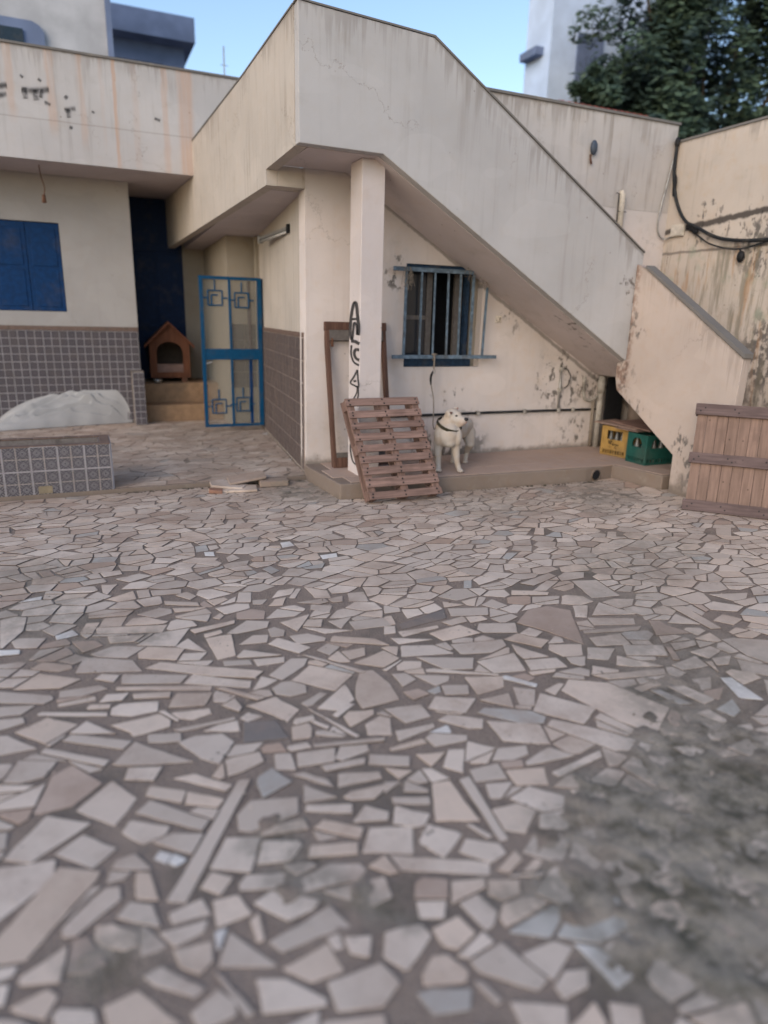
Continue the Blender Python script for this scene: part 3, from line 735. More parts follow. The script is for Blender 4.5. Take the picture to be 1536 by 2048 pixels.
def voronoi(seeds, region, traced, gap, stretch=1.25):
    cell = .22; grid = {}
    for i, s in enumerate(seeds): grid.setdefault((int(s[0] / cell), int(s[1] / cell)), []).append(i)
    tg = {}
    H = [hull(t) for t in traced]
    for k, h in enumerate(H):
        x0 = min(p[0] for p in h) - .3; x1 = max(p[0] for p in h) + .3; y0 = min(p[1] for p in h) - .3; y1 = max(p[1] for p in h) + .3
        for a in range(int(x0 / cell) - 1, int(x1 / cell) + 1):
            for b in range(int(y0 / cell) - 1, int(y1 / cell) + 1): tg.setdefault((a, b), []).append(k)
    out = []
    for i, s in enumerate(seeds):
        R = .28; P = [(s[0] - R, s[1] - R), (s[0] + R, s[1] - R), (s[0] + R, s[1] + R), (s[0] - R, s[1] + R)]
        gx, gy = int(s[0] / cell), int(s[1] / cell); nb = []
        for a in range(gx - 3, gx + 4):
            for b in range(gy - 3, gy + 4): nb += grid.get((a, b), ())
        nb.sort(key=lambda j: (seeds[j][0] - s[0]) ** 2 + (seeds[j][1] - s[1]) ** 2)
        for j in nb[1:26]:
            q = seeds[j]; ax, ay = (q[0] - s[0]) / stretch ** 2, (q[1] - s[1]); L = sqrt(ax * ax + ay * ay)
            if L < 1e-6: continue
            mx_, my_ = (q[0] + s[0]) / 2, (q[1] + s[1]) / 2
            P = clip(P, ax / L, ay / L, (ax * mx_ + ay * my_) / L - gap * (.6 + .8 * ((i * 7 + j * 7) % 10) / 10))
            if len(P) < 3: break
        if len(P) < 3: continue
        dead = False
        for k in tg.get((gx, gy), ()):
            h = H[k]; best = None; n = len(h)
            for e in range(n):
                a = h[e]; b = h[(e + 1) % n]; ex, ey = b[0] - a[0], b[1] - a[1]; L = sqrt(ex * ex + ey * ey)
                if L < 1e-6: continue
                nx_, ny_ = ey / L, -ex / L; sd_ = (s[0] - a[0]) * nx_ + (s[1] - a[1]) * ny_
                if best is None or sd_ > best[0]: best = (sd_, nx_, ny_, nx_ * a[0] + ny_ * a[1])
            if best[0] < gap: dead = True; break
            P = clip(P, -best[1], -best[2], -(best[3] + gap * 1.5))
            if len(P) < 3: dead = True; break
        if dead: continue
        for (a, b, c) in region:
            P = clip(P, a, b, c)
            if len(P) < 3: break
        if len(P) < 3 or area(P) < .0013: continue
        out.append(P)
    return out
m_edge = plain('joint_edge_dirt', (.115, .085, .068), .95, dirt=.2)  # dirt gathered along the stone edges
def shard(P):      # drop corners so pieces read as broken quads and triangles
    P = list(P); keep = rs.choice((3, 4, 4, 5, 5, 6, 6, 7)); n0 = len(P)
    while len(P) > keep:
        ar = [abs(area([P[i - 1], P[i], P[(i + 1) % len(P)]])) for i in range(len(P))]; i = ar.index(min(ar))
        if ar[i] > .16 * abs(area(P)) + 1e-9: break
        P.pop(i)
    return P
def stone_geo(P, zt, mbx, cx=0, cy=0, jit=.0022):
    Q = []; n = len(P)
    for i in range(n):
        a = P[i]; b = P[(i + 1) % n]; L = sqrt((b[0] - a[0]) ** 2 + (b[1] - a[1]) ** 2)
        if L < .004: continue
        k = max(1, int(L / .045)); nx_, ny_ = (b[1] - a[1]) / L, -(b[0] - a[0]) / L
        ch = min(.007, L * .18) * rs.random()
        st = ch / L
        for j in range(k + 1):
            t = st + (1 - 2 * st) * j / k; o = rs.uniform(-jit, jit * .6) * (1.8 if rs.random() < .12 else 1)
            Q.append((a[0] + (b[0] - a[0]) * t + nx_ * o, a[1] + (b[1] - a[1]) * t + ny_ * o))
    n = len(Q)
    if n < 3: return
    mx_ = sum(q[0] for q in Q) / n; my_ = sum(q[1] for q in Q) / n; tx, ty = rs.gauss(0, .006), rs.gauss(0, .006)
    zz = lambda x, y: zt + (x - mx_) * tx + (y - my_) * ty
    def ins(q, d): vx, vy = mx_ - q[0], my_ - q[1]; L = sqrt(vx * vx + vy * vy) + 1e-6; d = min(d, L * .3); return (q[0] + vx / L * d, q[1] + vy / L * d)
    v = [(q[0] - cx, q[1] - cy, -.012) for q in Q] + [(q[0] - cx, q[1] - cy, zz(*q) - .0014) for q in Q]
    for q in Q: w = ins(q, .0018); v.append((w[0] - cx, w[1] - cy, zz(*w)))
    mbx.add(v, [(i, (i + 1) % n, n + (i + 1) % n, n + i) for i in range(n)], -1)
    o_ = len(mbx.v) - 3 * n
    for f_ in [(n + i, n + (i + 1) % n, 2 * n + (i + 1) % n, 2 * n + i) for i in range(n)] + [tuple(range(2 * n, 3 * n))]: mbx.f.append(tuple(o_ + q for q in f_)); mbx.mi.append(0)
def poisson(x0, x1, y0, y1, ok, rmin, rmax, tries=14000, stretch=1.25, seed=5):
    r = random.Random(seed); pts = []; grid = {}; c = rmax
    for _ in range(tries):
        x, y = r.uniform(x0, x1), r.uniform(y0, y1)
        if not ok(x, y): continue
        big = noise.noise((x * .7, y * .7, 3.3)) * .5 + .5
        d = rmin + (rmax - rmin) * min(1, max(0, r.random() ** 1.6 * .75 + big * .3)); gx, gy = int(x / c / stretch), int(y / c); bad = False
        for a in (-1, 0, 1):
            for b in (-1, 0, 1):
                for q in grid.get((gx + a, gy + b), ()):
                    if ((q[0] - x) / stretch) ** 2 + (q[1] - y) ** 2 < ((q[2] + d) / 2) ** 2: bad = True; break
                if bad: break
            if bad: break
        if not bad: grid.setdefault((gx, gy), []).append((x, y, d)); pts.append((x, y))
    return pts
def split(cells, p=.28):
    out = []
    for P in cells:
        A = area(P)
        if A > .009 and rs.random() < p:
            cx = sum(q[0] for q in P) / len(P); cy = sum(q[1] for q in P) / len(P); a = rs.gauss(0, .45) + (pi / 2 if rs.random() < .2 else 0)
            nx_, ny_ = -sin(a), cos(a); d = nx_ * cx + ny_ * cy + rs.uniform(-.01, .01); gp = rs.uniform(.003, .006)
            for s_ in (1, -1):
                Q = clip(P, nx_ * s_, ny_ * s_, d * s_ - gp)
                if len(Q) > 2 and area(Q) > .001: out.append(Q)
        else: out.append(P)
    return out
def visible(x, y, m=120):
    if (Vector((x, y, 0)) - CAMPOS).dot(FW) < .3: return False
    a, b, _ = proj(x, y, 0); return -m < a < 1536 + m and b < 2048 + m * 2
traced = []
for L in STONES.strip().split('\n'):
    k, *v = L.split(); v = [int(a) / 1000 for a in v]; traced.append((k, [(v[i], v[i + 1]) for i in range(0, len(v), 2)]))
reg = [(0, 1, 6.43), (1, 0, 6.38)]
def yard_ok(x, y):
    if not visible(x, y, 420): return False
    if x > 1.98 and y > 5.58 - (x - 2.05) * .045: return False
    if x > 4.9 and y > 4.9: return False
    for (a, b, r, k) in ((1.62, 1.38, .22, 1), (1.5, 1.02, .3, 1), (.49, 1.53, .09, 1), (.46, 1.72, .06, 1), (-.05, 1.49, .1, 1)):
        if (x - a) ** 2 + (y - b) ** 2 < r * r and rs.random() < .8: return False
    return True
seeds = poisson(-2.4, 6.4, .2, 6.4, yard_ok, .056, .160, 70000, stretch=1.5)
cells = split(voronoi(seeds, reg, [t[1] for t in traced], .0052, 1.5), .3)
allst = [(k, P) for k, P in traced] + [(rs.choices('nwgbh', (84, 1.2 if area(P) < .007 else 0, 3, 7, 9))[0], shard(P)) for P in cells]
def place_stones(allst, parent, z0, maxn, name='stone'):
    def scr(P):
        if not visible(P[0][0], P[0][1], 400): return 0
        Q = [proj(x, y, z0)[:2] for x, y in P]; return abs(area(Q))
    allst = sorted(allst, key=lambda t: -scr(t[1])); rest = {}
    for i, (k, P) in enumerate(allst):
        zt = z0 + .0042 + rs.uniform(-.0014, .0016)
        if i < maxn:
            cx = sum(q[0] for q in P) / len(P); cy = sum(q[1] for q in P) / len(P); b = MB(); stone_geo(P, zt, b, cx, cy)
            if z0: b.v = [(x, y, z if z > 0 else z + z0) for x, y, z in b.v]
            if b.v:
                me_ = bpy.data.meshes.new(name); me_.from_pydata(b.v, [], b.f); me_.materials.append(SM[k]); me_.materials.append(m_edge); me_.polygons.foreach_set('material_index', [1 if q < 0 else 0 for q in b.mi])
                o = bpy.data.objects.new(name, me_); COL.objects.link(o); o.parent = parent; o.location = (cx, cy, 0)
        else:
            b = rest.setdefault('all', MB()); n0 = len(b.f); v0 = len(b.v); stone_geo(P, zt, b)
            if z0:
                for q in range(v0, len(b.v)):
                    if b.v[q][2] < 0: b.v[q] = (b.v[q][0], b.v[q][1], b.v[q][2] + z0)
            b.mi[n0:] = [6 if q < 0 else 'nwgdbh'.index(k) for q in b.mi[n0:]]
    for b in rest.values():
        b.build('stone_paving', [SM[k] for k in 'nwgdbh'] + [m_edge], parent, kind='stuff')
place_stones(allst, court, 0, 298)

# terrace in front of the house
tb = MB(); tb.box(-3.5, 2.0, 6.45, 10.42, -.05, .046); terr = tb.build('terrace', m_mortar, kind='structure', bevel=.006); terr['_o'] = (0, 0, 0)
MB().box(-3.5, 2.0, 6.437, 6.452, -.05, .044).build('terrace_edge', m_conc, terr)
MB().add([(2.0, 6.5, .045), (2.03, 6.5, .045), (2.36, 9.75, .045), (2.36, 10.42, .045), (2.0, 10.42, .045)], [(0, 1, 2, 3, 4)]).build('terrace_screed', m_mortar, terr)
ok2 = lambda x, y: visible(x, y, 250) and not (x < .25 and y < 6.95)
s2 = poisson(-2.2, 2.3, 6.47, 10.4, ok2, .075, .18, 12000, seed=8, stretch=1.5)
c2 = split(voronoi(s2, [(0, -1, -6.462), (0, 1, 10.38), (1, -.1, 2.0 - .64)], [], .0045, 1.5), .3)
place_stones([(rs.choices('nwgbh', (84, .4, 3, 12, 3))[0], shard(P)) for P in c2], terr, .046, 290)

# raised platform under the stairs
pp = [(2.0, 6.5), (1.998, 6.33), (2.052, 5.578), (4.73, 5.463), (5.12, 5.51), (5.24, 4.93), (6.40, 4.93), (6.40, 6.5)]
plat = MB().prism([(x, y, -.05) for x, y in pp], (0, 0, .200)).build('platform', m_conc, kind='structure', bevel=.012); plat['_o'] = (0, 0, 0)
tm = {}
for i in range(13):
    for j in range(5):
        x0 = 2.07 + i * .33 + (.0 if j % 2 else .1); y1 = 6.485 - j * .33; P = [(x0, y1 - .326), (x0 + .326, y1 - .326), (x0 + .326, y1), (x0, y1)]
        for (a, b, c) in (((-.0429, -1, -5.705), (1, 0, 6.38)) if j < 3 else ((-1, -.224, -6.379), (0, -1, -4.96), (1, 0, 6.38))): P = clip(P, a, b, c) if len(P) > 2 else P
        if len(P) < 3 or area(P) < .01: continue
        b = MB(); cx = sum(q[0] for q in P) / len(P); cy = sum(q[1] for q in P) / len(P)
        b.prism([(q[0] - cx, q[1] - cy, .145) for q in P], (0, 0, .0105 + rs.uniform(0, .0015)))
        o = b.build('paving_slab', m_slab, plat, bevel=.002); o.location = (cx, cy, 0)
d = MB(); d.tube([(4.86, 5.475, .07), (4.86, 5.452, .07)], .055, 20, cap=False); d.tube([(4.86, 5.452, .07), (4.86, 5.475, .07)], .047, 20, cap=False)
d.build('drain_pipe', m_conc, plat, smooth=True)
MB().add([(4.86 + .05 * cos(a), 5.4535, .07 + .05 * sin(a)) for a in [2 * pi * i / 20 for i in range(20)]], [tuple(range(20))]).build('drain_opening', m_void, plat)  # black disc; the darkness of the pipe's mouth is painted on
m_moss = plain('moss', (.05, .045, .03), .95, dirt=.5)
b = MB()
for i in range(260):       # debris and weeds along the kerb foot
    t = rs.random(); x = 2.1 + t * 3.0; y = 5.565 - (x - 2.05) * .043 - abs(rs.gauss(0, .018)); r = rs.uniform(.002, .009) * (2.0 if 3.9 < x < 4.4 and rs.random() < .3 else 1)
    b.ball((x, y, r * .4), (r, r, r * .7), 6)
for i in range(160):
    x = rs.uniform(.2, 1.95); y = 6.43 - abs(rs.gauss(0, .02)); r = rs.uniform(.004, .012); b.ball((x, y, r * .3), (r, r, r * .6), 6)
b.build('kerb_debris', m_moss, kind='stuff')
b = MB()
for i in range(700):
    x, y = rs.uniform(-.9, 4.8), rs.uniform(1, 6.3)
    if not yard_ok(x, y): continue
    r = rs.uniform(.0015, .0045); b.ball((x, y, .008), (r * rs.uniform(.7, 1.6), r, r * .6), 5)
b.build('grit', m_stone, kind='stuff')
# ================================================================ tiles
def tile_material(name, cross, dirt, dark=(.022, .022, .034), fig=(.27, .25, .26), line=(.43, .40, .41)):
    n = NT(name, .5, 0, .2); U, V, _ = n.xyz(n.uv()); ro = n.objrand()
    u = n.M('SUBTRACT', n.M('MULTIPLY', n.M('FRACT', n.M('MULTIPLY', U, 2)), 2), 1); v = n.M('SUBTRACT', n.M('MULTIPLY', n.M('FRACT', n.M('MULTIPLY', V, 2)), 2), 1)
    au = n.M('ABSOLUTE', u); av = n.M('ABSOLUTE', v); d = n.M('ADD', au, av); mxv = n.M('MAXIMUM', au, av)
    r1 = n.band(d, .20, .07); r2 = n.band(d, .46, .09)
    # stepped rays and star petals in the corners
    pet = n.M('MULTIPLY', n.step(n.M('SINE', n.M('MULTIPLY', n.M('SUBTRACT', au, av), 12.5)), -.15, .35), n.step(d, .80, .90))
    pet2 = n.M('MULTIPLY', n.step(n.M('SINE', n.M('MULTIPLY', d, 15)), .35, .7), n.step(mxv, .48, .58))
    w = n.mx(n.band(d, .30, .11), n.band(d, .58, .11), n.M('MULTIPLY', pet, .8))
    ed = n.step(mxv, .88, .94)      # motif edge
    eu = n.M('ABSOLUTE', n.M('SUBTRACT', n.M('MULTIPLY', U, 2), 1)); ev = n.M('ABSOLUTE', n.M('SUBTRACT', n.M('MULTIPLY', V, 2), 1))
    outer = n.step(n.M('MAXIMUM', eu, ev), .955, .975)
    c = n.mix(w, dark, fig); c = n.mix(ed, c, cross); c = n.mix(outer, c, line)
    p = n.pos(); b = n.noise(p, 6, 5, .65)
    c = n.mix(n.step(b, .42, .75, dirt * .5, dirt), c, (.155, .125, .105)); c = n.mix(n.M('MULTIPLY', ro, .18), c, (.06, .055, .06))
    return n.out(c, n.step(b, .3, .7, .4, .75), bump=n.M('ADD', w, outer), bs=.1, bd=.001)
m_tileA = tile_material('tile_planter', (.30, .255, .23), .3); m_tileB = tile_material('tile_dado', (.33, .31, .32), .4, fig=(.11, .095, .11), line=(.36, .34, .35))
m_tileC = tile_material('tile_dado_side', (.14, .10, .085), .5, (.045, .032, .034), fig=(.125, .09, .08), line=(.25, .195, .17))
m_list = plain('tile_listello', (.155, .105, .085), .5, dirt=.5, scale=40); m_grout = plain('grout', (.20, .17, .15), .95, dirt=.6)
m_worn = plain('worn_tile', (.25, .20, .13), .7)
def tile_mesh(w, h, mat, t=.010):
    b = MB(); e = .0025; o = b
    o.add([(0, 0, 0), (w, 0, 0), (w, 0, h), (0, 0, h), (e, -t, e), (w - e, -t, e), (w - e, -t, h - e), (e, -t, h - e)],
          [(4, 5, 6, 7), (0, 1, 5, 4), (1, 2, 6, 5), (2, 3, 7, 6), (3, 0, 4, 7)])
    b.uv[0] = [(0, 0), (1, 0), (1, 1), (0, 1)]
    for i in range(1, 5): b.uv[i] = [(.01, .01)] * 4
    me = bpy.data.meshes.new('tile'); me.from_pydata(b.v, [], b.f); me.materials.append(mat); u = me.uv_layers.new(name='UVMap')
    for fi, c in b.uv.items():
        for li, q in zip(me.polygons[fi].loop_indices, c): u.data[li].uv = q
    me.update(); return me
def tile_field(parent, me, w, h, p0, d, nc, nr, skip=None, g=.003):      # p0 local to parent; d unit direction in XY
    a = math.atan2(d[1], d[0])
    for i in range(nc):
        for j in range(nr):
            if skip and skip(i, j): continue
            o = bpy.data.objects.new('tile', me); COL.objects.link(o); o.parent = parent
            o.location = (p0[0] + d[0] * i * w, p0[1] + d[1] * i * w, p0[2] + j * h); o.rotation_euler = (rs.gauss(0, .002), 0, a)

# ================================================================ storage room behind the stairs
room = thing('storage_room', 'low cream rendered room under and behind the outside staircase with barred window', 'outbuilding', (3.9, 6.6, .0))
b = MB(); Y0, Y1 = 6.5, 6.7
b.box(2.03, 3.08, Y0, Y1, 0, 2.84); b.box(3.08, 3.98, Y0, Y1, 0, 1.112); b.box(3.08, 3.98, Y0, Y1, 2.128, 2.84); b.box(3.98, 6.41, Y0, Y1, 0, 2.84).box(2.031, 2.699, Y0, Y1, 2.841, 2.90)
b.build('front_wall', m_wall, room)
MB().box(2.7, 6.41, Y0, Y1, 2.842, 3.76).build('roof_parapet', m_back, room)
MB().box(1.772, 2.0295, 6.497, 6.7, 2.714, 2.882).build('beam', m_walk, room)
MB().box(2.68, 6.43, 6.485, 6.715, 3.76, 3.785).build('parapet_cap', m_cap, room)
sw = MB(); sw.prism([(2.03, 6.702, 0), (2.0505, 6.702, 0), (2.36, 9.75, 0), (2.6, 9.75, 0), (2.3, 6.702, 0)], (0, 0, 2.72))
side = sw.build('side_wall', m_walk, room)
MB().box(1.95, 2.36, 9.80, 11.6, 0, 2.64).build('porch_pier', m_dim, room)
MB().box(2.3, 6.3, 9.6, 9.7, 0, 2.6).build('rear_wall', m_dim, room)
MB().prism([(1.66, 6.702, 2.707), (1.66, 11.6, 2.555), (1.66, 11.6, 2.75), (1.66, 6.702, 2.84)], (4.75, 0, 0)).build('roof_slab', m_soffit, room)
MB().box(2.8, 4.3, 6.98, 7.0, .3, 2.6).build('interior_dark_sheet', m_void, room)  # near-black sheet; the unlit room behind the window is put into its colour
# side dado of tiles, along the slanted wall
L = sqrt(.33 ** 2 + 3.25 ** 2); dx, dy = .33 / L, 3.25 / L
meT = tile_mesh(.2, .22, m_tileC)
# direction runs towards the camera so the face looks to the left
P0 = (2.36 - dy * .004 - .002 - 3.9, 9.75 - 6.6, .07)
tile_field(side, meT, .2, .22, P0, (-dx, -dy), 16, 6)
b = MB()
for i in range(32): s0 = i * .1; b.prism([(2.36 - dx * s0 - dy * q, 9.75 - dy * s0 + dx * q, 1.395) for q in (.002, .016)] + [(2.36 - dx * (s0 + .096) - dy * q, 9.75 - dy * (s0 + .096) + dx * q, 1.395) for q in (.016, .002)], (0, 0, .042 + .004 * rs.random()))
b.build('tile_border', m_list, side)
meD = tile_mesh(.205, .22, m_tileC); tile_field(room, meD, .205, .22, (1.95 - 3.9, 9.797 - 6.6, .59), (1, 0), 2, 4)
# paint dribbles on the edge of the tiled wall
b = MB()
for i in range(60):
    z = rs.uniform(.45, 1.35); y = rs.uniform(6.515, 6.55); b.box(2.008 - .0, 2.0135, y, y + rs.uniform(.003, .012), z, z + rs.uniform(.004, .03))
# window
win = MB(); win.box(3.082, 3.978, 6.515, 6.60, 2.062, 2.126).box(3.082, 3.895, 6.53, 6.60, 1.114, 1.19).box(3.082, 3.11, 6.56, 6.62, 1.19, 2.062)
win = win.build('window', m_frame, room, bevel=.003)
m_wf = plain('window_frame_old', (.12, .105, .095), .7, dirt=.5)
MB().box(3.37, 3.432, 6.60, 6.64, 1.19, 2.062).box(3.11, 3.372, 6.603, 6.637, 1.59, 1.632).build('sash', m_wf, win)
MB().box(3.715, 3.80, 6.62, 6.66, 1.19, 2.062).build('jamb', m_wf, win); MB().box(3.82, 3.86, 6.57, 6.64, 1.19, 2.062).build('jamb', m_frame, win)
MB().box(3.897, 3.978, 6.60, 6.64, 1.114, 2.06).build('reveal', m_dim, win)
ng = NT('old_glass', .12, 0, .5); ng.b.inputs['Base Color'].default_value = (.02, .022, .028, 1); m_glass = ng.m
MB().box(3.11, 3.37, 6.617, 6.621, 1.632, 2.062).build('pane', m_glass, win); MB().box(3.11, 3.37, 6.617, 6.621, 1.19, 1.59).build('pane', m_glass, win)
gr = MB().box(2.898, 3.80, 6.395, 6.425, 2.048, 2.088).build('window_grille', m_bar, room, bevel=.003)
MB().box(2.905, 4.135, 6.385, 6.42, 1.203, 1.240).build('rail', m_bar, gr, bevel=.003)
for i, (xt, xb, zt, w) in enumerate([(3.045, 3.035, 2.048, .024), (3.214, 3.215, 2.048, .020), (3.363, 3.367, 2.048, .018), (3.517, 3.527, 2.048, .019), (3.659, 3.669, 2.048, .019), (3.813, 3.817, 2.05, .026), (3.983, 3.968, 1.93, .022)]):
    b = MB(); y = 6.405; b.add([(xb - w / 2, y, 1.24), (xb + w / 2, y, 1.24), (xb + w / 2, y + w, 1.24), (xb - w / 2, y + w, 1.24), (xt - w / 2, y, zt), (xt + w / 2, y, zt), (xt + w / 2, y + w, zt), (xt - w / 2, y + w, zt)],
      [(0, 3, 2, 1), (4, 5, 6, 7), (0, 1, 5, 4), (1, 2, 6, 5), (2, 3, 7, 6), (3, 0, 4, 7)]); b.build('bar', m_bar, gr, bevel=.002)
b = MB()
for i in range(22): x = rs.uniform(3.02, 3.1); b.tube([(x, 6.39, rs.uniform(1.98, 2.1)), (x + rs.uniform(-.04, .04), 6.385, rs.uniform(1.92, 2.08)), (x + rs.uniform(-.05, .03), 6.39, rs.uniform(1.86, 2.05))], .0018, 4)
for i in range(14): x = rs.uniform(3.7, 3.98); z = 2.886 - .5886 * (x - 2.43); b.tube([(x, 6.39, z - .01), (x + rs.uniform(-.05, .05), 6.385, z - rs.uniform(.02, .1)), (x + rs.uniform(-.06, .05), 6.39, z - rs.uniform(.0, .14))], .0016, 4)
b.build('wire_ties', m_rope, gr)
# number plate
pl = thing('number_plate', 'small square cream number tile on the wall right of the barred window', 'number plate', (4.195, 6.49, 1.61))
MB().box(4.158, 4.232, 6.490, 6.498, 1.578, 1.648).build('plate', plain('plate_cream', (.66, .58, .48), .5), pl, bevel=.002)
fp = lambda a, c: Vector((4.158 + a * .074, 6.4885, 1.578 + c * .07))
b = MB(); b.ribbon([(.80, .66), (.72, .76), (.62, .62), (.80, .48), (.82, .34), (.70, .27), (.60, .38), (.80, .55), (.84, .68), (.74, .78), (.64, .68)], .07, fp)
b.ribbon([(.16, .30), (.16, .55)], .06, fp, False); b.ribbon([(.14, .3), (.38, .3)], .06, fp, False); b.ribbon([(.40, .82), (.52, .82)], .06, fp, False); b.ribbon([(.2, .12), (.9, .12)], .07, fp, False)
m_ink = plain('ink_brown', (.075, .04, .022), .7, dirt=0); b.build('number', m_ink, pl)

# ================================================================ outside staircase
st = thing('staircase', 'white rendered outside staircase rising from right to the landing with solid parapets', 'staircase', (3.9, 5.9, 0))
mp = [(1.714, 2.89), (2.43, 2.886), (5.24, 1.232), (5.29, 1.232), (5.315, 2.13), (5.315, 2.29), (2.859, 3.78), (1.816, 3.835), (1.714, 3.845)]
main = MB().prism([(x, 5.637, z) for x, z in mp], (0, .10, 0)).build('main_parapet', m_front, st, bevel=.006)
wpl = [(5.738, 2.887), (6.5, 2.84), (6.5, 2.712), (11.6, 2.548), (11.6, 3.24), (9.6, 3.244), (9.5, 3.25), (9.5, 3.634), (7.184, 3.735), (5.738, 3.84)]
fx_ = lambda y: 1.714 - .0507 * (y - 5.637)
wk = MB().prism([(fx_(y), y, z) for y, z in wpl], (.10, 0, 0)).build('walkway_parapet', m_walk, st)
MB().box(1.8145, 2.62, 5.738, 6.498, 2.884, 3.02).build('landing_slab', m_soffit, st)
MB().prism([(2.621, 5.738, 3.02), (2.43, 5.738, 2.883), (5.60, 5.738, 1.017), (6.41, 5.738, 1.017), (6.41, 5.738, 1.15), (5.3, 5.738, 1.28)][::1], (0, .760, 0)).build('flight_slab', m_soffit, st)
for i in range(11):
    x0 = 5.24 - (i + 1) * .245; zb = 2.886 - .5886 * (x0 - 2.43) + .012; MB().box(x0, x0 + .24, 5.74, 6.496, zb, zb + .15).build('step', m_slab, st)
lp = [(5.76, 1.05), (5.72, .92), (4.845, .378), (4.84, -.02), (4.26, -.02), (4.232, 1.338), (5.50, 2.13), (5.634, 2.18), (5.634, 1.24), (5.76, 1.20)]
low = MB().prism([(5.24, y, z) for y, z in lp], (.095, 0, 0)).build('lower_parapet', m_low, st, bevel=.006)
MB().prism([(5.232, y, z) for y, z in ((4.222, 1.340), (5.50, 2.138), (5.50, 2.163), (4.222, 1.378))], (.112, 0, 0)).build('lower_cap', m_cap, low)
MB().prism([(x, 5.630, z) for x, z in ((5.322, 2.292), (5.322, 2.306), (2.862, 3.797), (1.81, 3.85), (1.706, 3.86), (1.706, 3.847), (1.82, 3.837), (2.855, 3.783))], (0, .113, 0)).build('main_cap', m_cap, main)
MB().prism([(fx_(y) - .006, y, z) for y, z in ((5.75, 3.843), (7.184, 3.738), (9.495, 3.637), (9.495, 3.652), (7.184, 3.752), (5.75, 3.856))], (.112, 0, 0)).build('walkway_cap', m_cap, wk)
for i in range(6):
    y0 = 4.27 + i * .255; db = max(0, .378 + (y0 + .28 - 4.845) * .62) if y0 + .28 > 4.86 else 0
    MB().box(5.336, 6.409, y0, min(5.735, y0 + .28), db, .2 + i * .19).build('step', m_slab, st)
MB().box(5.62, 6.409, 5.80, 6.498, 1.018, 1.16).build('winder_landing', m_slab, st)
# column
col = thing('column', 'square white column under the landing with black graffiti on its left side', 'column', (2.43, 5.97, .155))
cb = MB().box(2.322, 2.535, 5.83, 6.10, .15, 2.883).build('shaft', m_col, col, bevel=.006)
ns = NT('spray_paint', .75); U, V, _ = ns.xyz(ns.uv())
al = ns.M('MULTIPLY', ns.step(ns.M('ABSOLUTE', ns.M('SUBTRACT', V, .5)), .5, .22), ns.step(ns.noise(ns.pos(), 26, 4), .25, .5, .6, .95))
ns.L(al, ns.b.inputs['Alpha']); ns.b.inputs['Base Color'].default_value = (.045, .04, .038, 1); m_spray = ns.m
ns = NT('spray_paint_faded', .75); U, V, _ = ns.xyz(ns.uv())
al = ns.M('MULTIPLY', ns.step(ns.M('ABSOLUTE', ns.M('SUBTRACT', V, .5)), .5, .0), ns.step(ns.noise(ns.pos(), 14, 4), .25, .6, .25, .75))
ns.L(al, ns.b.inputs['Alpha']); ns.b.inputs['Base Color'].default_value = (.07, .065, .065, 1); m_spray2 = ns.m
gm = lambda x, y: Vector((2.3205, 6.10 - (x - 100) / 125 * .27, 1.703 - (590 + y * .1807 - 610) * .00452))
b = MB()
for w, pts in [(.05, [(130, 485), (116, 400), (122, 250), (150, 105), (180, 100), (198, 230), (212, 340), (208, 430)]), (.035, [(128, 262), (190, 258)]),
               (.04, [(195, 425), (188, 330), (160, 305), (148, 400), (140, 480)]), (.05, [(125, 500), (170, 500), (222, 520)]),
               (.032, [(132, 545), (128, 640), (160, 725), (223, 752)]), (.045, [(222, 585), (180, 590), (165, 630), (185, 680), (224, 695)]),
               (.028, [(205, 805), (165, 890), (124, 965), (170, 985), (218, 985), (212, 900), (203, 805)]), (.05, [(172, 925), (182, 945)]),
               (.022, [(205, 985), (200, 1060), (160, 1145)]), (.022, [(216, 985), (218, 1080), (198, 1150)]),
               (.03, [(142, 1650), (132, 1730), (150, 1830), (172, 1875), (200, 1885)]), (.025, [(150, 1650), (165, 1740), (188, 1820)])]:
    MB().ribbon(pts, w / .27 * 125 * 2.1, gm).build('graffiti', m_spray, col)

# ================================================================ house on the left
house = thing('house', 'low cream house at left with blue shutter, tiled dado and rust streaked roof parapet', 'house', (-.8, 10.5, 0))
b = MB(); HY = 10.41
b.box(-4, -1.7, HY, 10.66, 0, 3.244).box(-.085, .80, HY, 10.66, 0, 3.244).box(-1.7, -.085, HY, 10.66, 0, 1.57).box(-1.7, -.085, HY, 10.66, 2.676, 3.244)
b.build('front_wall', m_house, house)
MB().box(.60, .80, 10.662, 11.6, 0, 3.244).box(-4, .6, 11.4, 11.6, 0, 3.24).box(1.62, 3.2, 11.602, 11.8, 0, 3.24).box(.6, 1.62, 11.7, 11.8, 0, 3.24).build('porch_wall', m_dim, house)
ev = MB().box(-4, 2.6, 9.502, 11.8, 3.246, 3.42).build('eave_slab', m_soffit, house)
rp = MB().box(-4, 2.9, 9.38 + .12, 9.65, 3.2462, 4.385).build('roof_parapet', m_roofpar, house)
MB().box(-4, 2.9, 9.485, 9.665, 4.386, 4.41).build('parapet_cap', m_cap, rp)
gm2 = lambda x, y: Vector((-.524 + .0049 * x * .2604, 9.497, 3.986 - (y * .2604 - 165) * .0052 + x * .2604 * .00075))
b = MB()
